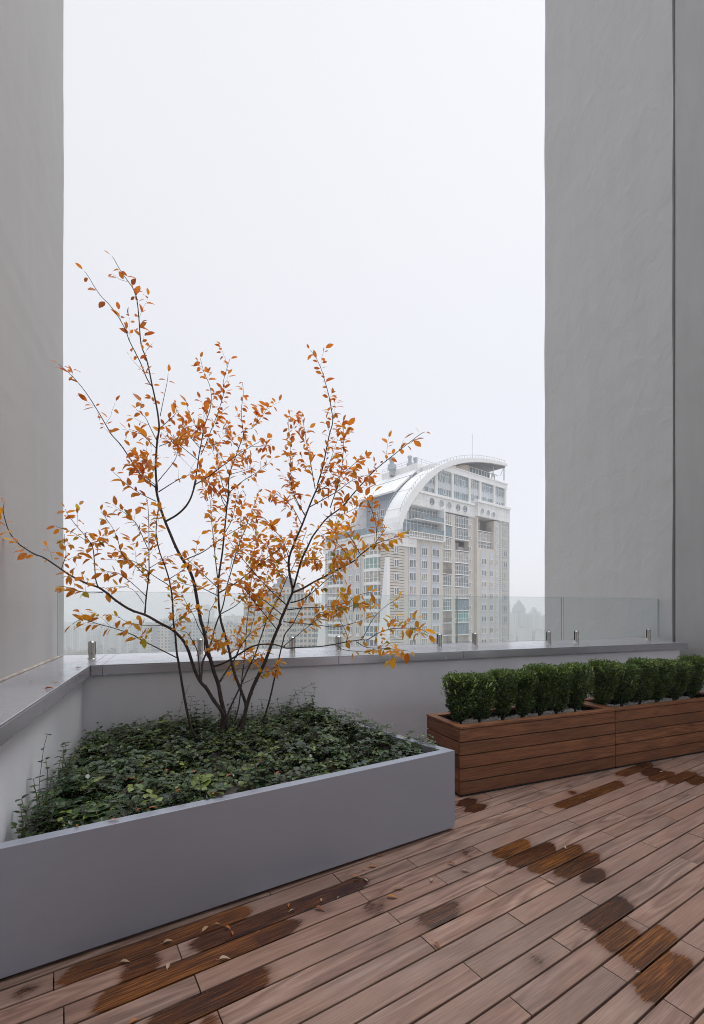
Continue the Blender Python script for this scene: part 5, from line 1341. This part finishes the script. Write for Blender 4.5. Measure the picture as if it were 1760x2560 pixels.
# open terrace under the end of the arch
zz0, zz1 = AZ(1200, 330), AZ(1200, 205)
b = MB(); b.box(AS(968), AS(1330), 2.4, 2.5, AZ(1150, 300), AZ(1150, 195)); o = tp(b, 'terrace_glazing', M['t_glass'])
m = MB()
for u in (968, 1010, 1055, 1098, 1140, 1178, 1218, 1255, 1290, 1330, 1365, 1400): m.box(AS(u)-.12, AS(u)+.12, 2.2, 2.4, AZ(1150, 310), AZ(1150, 200))
m.box(AS(968), AS(1440), 2.2, 2.38, AZ(1150, 205), AZ(1150, 195)); m.build('frame', M['t_frame'], o)
b = MB()
for u in (1290, 1440): b.box(AS(u)-.1, AS(u)+.1, .1, .3, AZ(1300, 345), AZ(1420, 185))
b.tube([(AS(1390), .2, AZ(1300, 290)), (AS(1440), .2, AZ(1420, 190))], .08, 4); tp(b, 'terrace_post', M['t_grey'])
b = MB(); b.prism([(p[0], p[1]-.12) for p in AI[15:]]+[(p[0], p[1]-.3) for p in AI[15:]][::-1], .0, 10, 'y'); tp(b, 'soffit', M['t_dark'])
b = MB(); p = RF(*A_(998, 85), 2); b.tube([(p[0], 2, p[1]-.5), (p[0], 2, p[1]+6.5)], .05, 4); tp(b, 'mast', M['t_grey'])

# recessed middle of the vault: canopy, blue cladding, ledge
y5 = 4.7
cpts = [RF(*Z1(u, v), y5+.3) for (u, v) in ((560, 312), (580, 296), (608, 268), (640, 240), (680, 200), (718, 165))]
b = MB(); b.prism([(p[0], p[1]) for p in cpts]+[(p[0]+.25, p[1]-.35) for p in cpts][::-1], y5+.2, 18.0, 'y'); o = tp(b, 'roof_canopy', M['t_white'])
m = MB()
for k in range(1, 6):
    yy = y5+k*2.3; m.tube([(p[0], yy, p[1]+.03) for p in cpts], .05, 4)
m.build('roof_seam', M['t_cream'], o)
s0 = cpts[1][0]+1.2
b = MB(); b.box(s0, SW-6, y5-.1, 17.1, zb-.3, cpts[1][1]+.3); b.box(s0+3, SW-6, y5, 17.05, cpts[1][1], cpts[4][1]-1.0); tp(b, 'blue_cladding', M['t_clad'])
for (yy, zf) in ((6.5, .62), (10.5, .62), (14, .62), (8, .22), (13, .22)):
    z0 = zb+(cpts[1][1]-zb)*zf; window(yy-1.4, yy+1.4, z0-1.0, z0+.8, s0-.002, (.25, .5, .75), (), .1, 't_glass', 'L')
zroof = RF(*Z1(718, 150), y5+.5)[1]
b = MB(); b.box(cpts[4][0]+1.2, SW-8, y5, 17.4, cpts[4][1]-1.2, zroof); tp(b, 'roof_block', M['t_tile'])
b = MB()
x0 = cpts[4][0]+1.4; x1 = SW-9
for (p, q) in (((x0, y5+.2), (x1, y5+.2)), ((x0, y5+.2), (x0, 17.2))):
    L = math.dist(p, q); n = int(L/1.6)
    for i in range(n+1):
        x = p[0]+(q[0]-p[0])*i/n; y = p[1]+(q[1]-p[1])*i/n; b.tube([(x, y, zroof), (x, y, zroof+1.2)], .04, 4)
    for h in (.6, 1.2): b.tube([(p[0], p[1], zroof+h), (q[0], q[1], zroof+h)], .04, 4)
tp(b, 'roof_railing', M['t_grey'])
for (u, v, w, n) in ((548, 168, 1.1, 1), (660, 158, .8, 2)):
    yq = 13.0 if n == 1 else 8.5; s, z = RF(*Z1(u, v+20), yq); b = MB()
    for k in range(n):
        c = (s+k*2.0, yq); b.lathe([(w*.62, zroof-1.5), (w*.62, z), (w, z+.1), (w, z+1.3), (w*.55, z+1.4), (w*.55, z+2.6), (w*.75, z+2.7), (w*.75, z+3.1), (0, z+3.2)], 10, *c)
    tp(b, 'roof_vent', M['t_grey'])
# left facade
yz = lambda u, v, x=0: LF(*Z3(u, v), x)
b = MB(); b.box(.12, 1.2, 3.0, D, GZ, LF(*Z1(300, 655))[1]); tp(b, 'brick_wall', M['t_brick'])
zL = LF(*Z1(250, 655))[1]
b = MB(); b.box(-.5, 9, -.3, D+.3, zL-1.5, zL+.9); b.box(-.75, 9, -.55, D+.5, zL+.9, zL+1.3); tp(b, 'white_ledge', M['t_tile'])
b = MB(); b.box(-.4, -.34, 6.0, D-.5, zL+1.3, zL+2.9); o = tp(b, 'terrace_screen', M['t_glass2'])
m = MB()
for i in range(9): m.box(-.42, -.30, 6+i*2-.05, 6+i*2+.05, zL+1.3, zL+3.0)
m.build('post', M['t_grey'], o)
b = MB(); ya, yb = LF(815, 1500)[0], LF(796, 1500)[0]
courses(b, -.16, .12, D-2.6, D, -16, zL-1.6, .62, .13); tp(b, 'rusticated_corner', M['t_brick'])
b = MB(); b.box(-.02, .115, D-2.6, D-.02, -16, zL-1.6); tp(b, 'corner_backing', M['t_groove'])
zrow = [LF(*Z3(870, v))[1] for v in (215,)][0]
def bay(yc, w, z0, z1, gm):
    """bowed bay window, one storey"""
    pr = 1.15; seg = 6; pts = []
    for i in range(seg+1):
        a = math.pi*i/seg; pts.append((.12-pr*math.sin(a)**.7, yc-w*math.cos(a)))
    b = MB(); b.prism([(p[0]*1.12-.03, (p[1]-yc)*1.04+yc) for p in pts]+[(.3, yc+w), (.3, yc-w)], z0-.55, z0, 'z'); o = tp(b, 'bay_window', M['t_white'])
    m = MB(); m.prism(pts+[(.3, yc+w), (.3, yc-w)], z0, z1-.5, 'z'); m.build('glazing', M[gm], o)
    m = MB()
    for i in range(seg+1):
        p = pts[i]; m.box(p[0]-.08, p[0]+.04, p[1]-.09, p[1]+.09, z0, z1-.5)
    for zz in (z0+.05, z0+.95, z1-.56):
        for i in range(seg):
            a, c = Vector((*pts[i], zz)), Vector((*pts[i+1], zz)); m.tube([a+Vector((-.03, 0, 0)), c+Vector((-.03, 0, 0))], .075, 4)
    m.build('frame', M['t_frame'], o)
    return o
for (u0, u1, gms) in ((752, 988, ['t_curtain', 't_palegreen', 't_curtain', 't_glass', 't_glass', 't_curtain', 't_glass2', 't_glass', 't_glass']), (240, 440, ['t_glass', 't_glass2', 't_glass', 't_curtain', 't_glass2', 't_curtain', 't_glass', 't_curtain', 't_glass'])):
    ya, yb = yz(u1, 200)[0], yz(u0, 200)[0]; yc, w = (ya+yb)/2, (yb-ya)/2*.97
    for k, gm in enumerate(gms):
        z0 = zrow-1.35-3.02*(k-1)
        if z0+2.9 > zL-1.4 and False: continue
        bay(yc, w, z0, z0+3.02, gm)
for (u0, u1) in ((518, 575), (622, 682)):
    ya, yb = yz(u1, 200)[0], yz(u0, 200)[0]
    b = MB(); b.box(.06, .12, ya-.1, yb+.1, zrow-10.6, zrow+5); tp(b, 'spandrel_strip', M['t_spandrel'])
    for k in range(-1, 7):
        zc = zrow-3.02*k; window(ya, yb, zc-.85, zc+.75, .059, (.45,), (), .13, rw.choice(['t_glass', 't_curtain']), 'L')
        if k in (2, 4, 5, 6) or (k == 3 and u0 < 600):
            m = MB(); m.box(-.35, .05, ya+.05, ya+.9, zc-1.5, zc-.95); tp(m, 'air_conditioner', M['t_white'])
# white fins
def fin(yr, x_in, ztop, zbot, wt, wb, slope):
    b = MB(); pts = [(yr, ztop), (yr+wt, ztop-.05), (yr+wb, zbot), (yr, zbot)]
    b.prism(pts, x_in-.9, x_in, 'x'); return tp(b, 'white_fin', M['t_white'])
zt_ = LF(*Z3(1062, 130), -1.0)[1]; zb_ = -30
y_top = LF(*Z3(1075, 130), -1.0)[0]; wt = LF(*Z3(1050, 130), -1.0)[0]-y_top; wb = (LF(*Z3(940, 1400), -1.0)[0]-y_top); zlow = LF(*Z3(1000, 1400), -1.0)[1]
k = (zt_-zb_)/(zt_-zlow)
fin(y_top, -.3, zt_, zb_, wt, wt+(wb-wt)*k, 0)
zt2 = LF(*Z3(165, 480), -1.0)[1]; y2 = LF(*Z3(195, 480), -1.0)[0]; wb2 = LF(*Z3(75, 1400), -1.0)[0]-y2; zl2 = LF(*Z3(75, 1400), -1.0)[1]
fin(y2, -.3, zt2, zb_, .6, .6+(wb2-.6)*((zt2-zb_)/(zt2-zl2)), 0)

# ---- stepped beige apartment house behind the tree, with real windows
def spot(px, Y): return (px-PX)/F*Y
bg = empty('stepped_building', (spot(706, 255), 255, GZ), R(8), 'beige stepped apartment building with a small turret, seen through the tree', 'building')
M['b_wall'] = plain('beige_panel_wall', (.64, .56, .49), .85, .05, .3); M['b_roof'] = plain('slate_roof', (.25, .26, .29), .6); M['b_pale'] = plain('pale_trim', (.60, .56, .50), .8)
zof = lambda py, Y: EYE+(PY-py)/F*Y-GZ
b = MB(); W = 41
b.box(-21, 21, 0, 16, 0, zof(1510, 255)); b.box(-14, 17, 1.5, 16, zof(1510, 255), zof(1484, 255)); b.box(-8, 12, 3, 15, zof(1484, 255), zof(1470, 255))
b.build('wall', M['b_wall'], bg)
b = MB(); b.box(-14.5, 17.5, 1, 16.5, zof(1484, 255), zof(1482, 255)); b.box(-21.5, 21.5, -.5, 16.5, zof(1510, 255), zof(1507.5, 255)); b.box(-8.5, 12.5, 2.5, 15.5, zof(1470, 255), zof(1468, 255)); b.build('cornice', M['b_pale'], bg)
b = MB(); zz = zof(1468, 255)
b.prism([(-6, zz), (10, zz), (8.5, zz+2.2), (-4.5, zz+2.2)], 4, 14, 'y'); b.box(-3, 6.5, 5, 12, zz+2.2, zz+4.5); b.prism([(-3.5, zz+4.5), (7, zz+4.5), (4.5, zz+6), (-1, zz+6)], 4.5, 12.5, 'y'); b.build('roof', M['b_roof'], bg)
b = MB()
for x in (-18, -6, 6, 18): b.prism([(x-2, -1.2), (x+2, -1.2), (x+2.4, .0), (x-2.4, .0)], 0, zof(1516, 255), 'z')
b.build('bay_stack', M['b_pale'], bg)
nrow = 0; cnt = 0
rows_b = [zof(1521, 255)-3.0*k for k in range(0, 10)]
for zc in rows_b:
    for x in (-20, -15.3, -13, -10.5, -8.7, -3.2, -1, 1, 3.2, 8.7):
        if cnt >= 96: break
        m = MB(); m.box(x-.75, x+.75, -.12, .02, zc-.95, zc+.75); o = m.build('window', M['t_frame'], bg)
        m = MB(); m.box(x-.62, x-.05, -.14, -.115, zc-.82, zc+.62); m.box(x+.05, x+.62, -.14, -.115, zc-.82, zc+.62); m.build('pane', M['t_glass'], o); cnt += 1
b = MB()
for zc in rows_b:
    for x in (10.5, 12.6, 15, 20): b.box(x-.7, x+.7, -.1, .02, zc-.9, zc+.7)
    for x in (-18, -6, 6, 18):
        for d in (-1.2, 0, 1.2): b.box(x+d-.5, x+d+.5, -1.26, -1.18, zc-1.0, zc+.8)
for zc in (zof(1504, 255), zof(1496, 255), zof(1489, 255)):
    for x in range(-13, 17, 2): b.box(x-.6, x+.6, 1.4, 1.52, zc-.8, zc+.8)
for x in range(-7, 12, 2): b.box(x-.6, x+.6, 2.9, 3.02, zof(1477, 255)-.8, zof(1477, 255)+.8)
tag(b.build('window_rows', M['t_glass'], bg), kind='stuff')

# ---- panel-built apartment blocks in the haze
def block_mat(name, wall, sx, sz, winw, dark=(.10, .12, .14), band=None):
    t = NT(name); o = t.obj(); s3 = t.n('SeparateXYZ'); t.l(o, s3.inputs[0])
    g = t.n('NewGeometry'); n3 = t.n('SeparateXYZ'); tx = t.n('VectorTransform', vector_type='NORMAL', convert_from='WORLD', convert_to='OBJECT')
    t.l(g.outputs['Normal'], tx.inputs[0]); t.l(tx.outputs[0], n3.inputs[0])
    side = t.math('GREATER_THAN', t.math('ABSOLUTE', n3.outputs[0]), .7); roof = t.math('GREATER_THAN', n3.outputs[2], .7)
    h = t.math('ADD', t.math('MULTIPLY', s3.outputs[0], t.math('SUBTRACT', 1.0, side)), t.math('MULTIPLY', s3.outputs[1], side))
    fx = t.math('FRACT', t.math('MULTIPLY', h, 1/sx)); fz_ = t.math('FRACT', t.math('MULTIPLY', s3.outputs[2], 1/sz))
    wx = t.math('LESS_THAN', t.math('ABSOLUTE', t.math('SUBTRACT', fx, .5)), winw); wz = t.math('LESS_THAN', t.math('ABSOLUTE', t.math('SUBTRACT', fz_, .52)), .27)
    cell = t.n('TexWhiteNoise', noise_dimensions='2D'); cv = t.n('CombineXYZ')
    t.l(t.math('FLOOR', t.math('MULTIPLY', h, 1/sx)), cv.inputs[0]); t.l(t.math('FLOOR', t.math('MULTIPLY', s3.outputs[2], 1/sz)), cv.inputs[1]); t.l(cv.outputs[0], cell.inputs['Vector'])
    wn = t.mix(cell.outputs[0], dark, (.34, .35, .36))
    big = t.n('TexWhiteNoise', noise_dimensions='1D'); t.l(t.math('FLOOR', t.math('MULTIPLY', h, 1/(sx*4))), big.inputs['W'])
    blank = t.math('GREATER_THAN', big.outputs[0], .80)
    w = t.math('MULTIPLY', t.math('MULTIPLY', wx, wz), t.math('SUBTRACT', 1.0, blank))
    seam = t.math('MAXIMUM', t.math('LESS_THAN', fx, .05), t.math('LESS_THAN', fz_, .06))
    wallc = t.mix(t.math('MULTIPLY', big.outputs[0], .6), wall, band or tuple(x*.8 for x in wall))
    wallc = t.mix(t.math('MULTIPLY', seam, .3), wallc, tuple(x*.6 for x in wall))
    c = t.mix(w, wallc, wn); c = t.mix(roof, c, (.18, .18, .19))
    return t.set(c, .8, 0, .3)
M['blkA'] = block_mat('panel_block_white', (.72, .72, .71), 3.2, 2.9, .24, band=(.50, .46, .42))
M['blkB'] = block_mat('panel_block_grey', (.56, .58, .60), 2.9, 2.9, .28)
M['blkC'] = block_mat('panel_block_beige', (.66, .60, .54), 3.1, 2.9, .25, band=(.60, .56, .52))
M['loggia'] = plain('loggia', (.42, .44, .46), .7, .1)
def block(name, px0, px1, ytop, Y, mat, label, dep=14, rot=0, group='apartment blocks fading in the haze', steps=None, log=True, cat='building'):
    x0, x1 = spot(px0, Y), spot(px1, Y); W = x1-x0; h = EYE+(PY-ytop)/F*Y-GZ
    t = empty(name, ((x0+x1)/2, Y, GZ), rot, label, cat, group)
    b = MB(); b.box(-W/2, W/2, 0, dep, 0, h); b.build('wall', M[mat], t)
    b = MB(); b.box(-W/2-.3, W/2+.3, -.3, dep+.3, h, h+.5)
    rgx = random.Random(int(px0*7+ytop))
    for i in range(max(1, int(W/22))):
        x = -W/2+W*(i+.5)/max(1, int(W/22)); b.box(x-2.5, x+2.5, dep*.35, dep*.75, h+.5, h+3.0)
    b.build('roof', M['blkB'], t)
    if log and W > 14:
        b = MB(); n = max(1, int(W/13))
        for i in range(n):
            x = -W/2+W*(i+.5)/n
            k = 2.9
            while k < h-2: b.box(x-2.6, x+2.6, -1.3, 0, k-.05, k+1.05); b.box(x-2.6, x+2.6, -.05, .01, k+1.2, k+2.7); k += 2.9
        b.build('loggias', M['loggia'], t)['kind'] = 'stuff'
    for s_ in steps or (): 
        b = MB(); b.box(spot(s_[0], Y)-(x0+x1)/2, spot(s_[1], Y)-(x0+x1)/2, dep*.2, dep*.8, h+.2, EYE+(PY-s_[2])/F*Y-GZ); b.build('upper_block', M[mat], t)
    return t
BLK = [
 ('apartment_block',112,205,1571,690,'blkA','pale long apartment block low behind the steel post at the far left',R(-12)),
 ('apartment_block',200,262,1575,720,'blkA','pale apartment block just right of the leftmost steel post',R(14)),
 ('apartment_block',255,300,1568,700,'blkC','beige-banded apartment block between the two left limbs of the tree',R(-8)),
 ('apartment_block',296,352,1570,660,'blkA','white panel block with balcony stacks left of the long slab',R(10)),
 ('apartment_block',345,384,1563,620,'blkB','grey block half hidden behind the left end of the long slab',R(0)),
 ('apartment_block',368,452,1560,430,'blkC','left wing of the long beige slab behind the tree stems',R(6)),
 ('apartment_block',448,530,1556,420,'blkB','middle grey wing of the long slab behind the tree stems',R(3)),
 ('apartment_block',526,618,1561,410,'blkC','right beige wing of the long slab, touching the stepped building',R(8)),
 ('tower_block',221,236,1535,1250,'blkB','slim faded tower block on the skyline, leftmost of the towers',R(5)),
 ('tower_block',262,284,1543,1300,'blkB','broad faded tower block on the skyline above the pale blocks',R(0)),
 ('tower_block',441,466,1521,900,'blkB','faded tower block behind the grey slab, left of the thickest stem',R(10)),
 ('tower_block',508,522,1514,1150,'blkB','tallest slim faded tower between the middle stems',R(0)),
 ('tower_block',524,534,1520,1180,'blkA','narrower faded tower right beside the tallest slim tower',R(0)),
 ('tower_block',330,350,1547,1350,'blkA','low faded tower above the white panel block',R(0)),
 ('apartment_block',140,200,1557,1050,'blkA','second-row faded block above the far left pale block',R(8)),
 ('apartment_block',205,262,1560,1000,'blkB','second-row faded grey block behind the slim tower',R(-6)),
 ('apartment_block',262,330,1557,1080,'blkA','second-row faded block below the broad tower',R(4)),
 ('apartment_block',330,400,1556,980,'blkB','second-row faded block above the left wing of the slab',R(-4)),
 ('apartment_block',400,480,1548,1020,'blkA','second-row faded block behind the middle wing of the slab',R(6)),
 ('apartment_block',480,560,1545,1000,'blkB','second-row faded block behind the right wing of the slab',R(0)),
 ('tower_block',560,600,1540,880,'blkC','faded beige block left of the stepped building',R(0)),
 ('apartment_block',1240,1286,1545,820,'blkA','pale block directly right of the arched tower',R(0)),
 ('apartment_block',1283,1312,1532,760,'blkA','pale blocky base below the spired tower',R(8)),
 ('apartment_block',1310,1332,1538,860,'blkB','faded gabled block right of the spired tower',R(0)),
 ('apartment_block',1330,1352,1530,900,'blkA','faded stepped block near the edge of the right pillar',R(4)),
 ('apartment_block',1348,1385,1542,800,'blkA','pale block partly hidden by the right pillar',R(-6)),
 ('tower_block',1268,1276,1512,1250,'blkB','thin faded tower between the arched tower and the spired one',R(0)),
 ('tower_block',1334,1342,1521,1100,'blkB','faded tower with a pointed top seen above the stepped block',R(0)),
]
for r in BLK: block(r[0], r[1], r[2], r[3], r[4], r[5], r[6], rot=r[7])
# tower with a spire
Y = 850; t = empty('spired_tower', (spot(1297, Y), Y, GZ), R(12), 'tapering hazy tower with a needle spire, seen through the glass right of the arched tower', 'building')
b = MB()
for (w, yt, yb) in ((8.5, 1519, 1650), (6.6, 1511.5, 1519), (4.2, 1507, 1511.5), (2.6, 1503, 1507)): b.box(-w, w, -w, w, EYE+(PY-yb)/F*Y-GZ if yb < 1600 else 0, EYE+(PY-yt)/F*Y-GZ)
b.build('wall', M['blkB'], t)
b = MB(); z = EYE+(PY-1503)/F*Y-GZ; b.lathe([(2.2, z), (1.0, z+2.0), (.4, z+2.4), (.1, z+7.5)], 8); b.build('spire', M['b_roof'], t)
# low buildings among the trees at the right
Y = 700
for (p0_, p1_, yt, lb) in ((1296, 1330, 1570, 'low white hall among hazy trees at the right'), (1268, 1290, 1590, 'small low white house among hazy trees beside the arched tower'), (1338, 1366, 1578, 'low pale house among hazy trees, cut by the right pillar')):
    block('low_house', p0_, p1_, yt, Y, 'blkA', lb, dep=20, group='low houses among the trees', log=False)

# ---- autumn woods between the blocks
M['wood_leaf'] = leaf_mat('far_foliage', [(0.0, (.045, .06, .025)), (.4, (.09, .085, .035)), (.7, (.22, .12, .035)), (1.0, (.30, .20, .07))], 0, .9, 1, 0)
b = MB(); rg = random.Random(31)
def far_tree(x, y, h, hue):
    base = GZ; b.tube([(x, y, base), (x, y, base+h*.5)], [h*.03, h*.015], 4, r=.0, mi=1)
    for i in range(70):
        d = Vector((rg.gauss(0, 1), rg.gauss(0, 1), rg.gauss(0, 1))).normalized()*rg.uniform(.55, 1.0)
        c = Vector((x+d.x*h*.30, y+d.y*h*.30, base+h*.62+d.z*h*.38)); s = h*rg.uniform(.05, .10)
        u = Vector((rg.gauss(0, 1), rg.gauss(0, 1), rg.gauss(0, 1))).normalized(); v = u.orthogonal().normalized(); w = u.cross(v)
        b.add([c-v*s-w*s*.7, c+v*s-w*s*.5, c+v*s*.8+w*s, c-v*s*.6+w*s*.9], [(0, 1, 2, 3)], min(1, max(0, hue+rg.gauss(0, .12))))
for i in range(330):
    if i < 200: px = rg.uniform(100, 470); Y = rg.uniform(560, 780)
    else: px = rg.uniform(1235, 1400); Y = rg.uniform(520, 900)
    far_tree(spot(px, Y), Y, rg.uniform(10, 24), rg.choice([.1, .3, .5, .75, .85]))
tag(b.build('woods', [M['wood_leaf'], M['bark']]), 'hazy autumn woods between the apartment blocks', 'trees', kind='stuff')

# ---- the misty air
HAZE_D = 0.001
m = bpy.data.materials.new('haze_air'); m.use_nodes = True; n = m.node_tree; n.nodes.clear()
o = n.nodes.new('ShaderNodeOutputMaterial'); pv = n.nodes.new('ShaderNodeVolumePrincipled')
pv.inputs['Color'].default_value = (.95, .955, .975, 1); pv.inputs['Density'].default_value = HAZE_D; pv.inputs['Anisotropy'].default_value = 0.0
n.links.new(pv.outputs[0], o.inputs['Volume'])
b = MB(); b.box(-6500, 6500, -6500, 6500, GZ-1, 62)
tag(b.build('haze', m), kind='stuff')
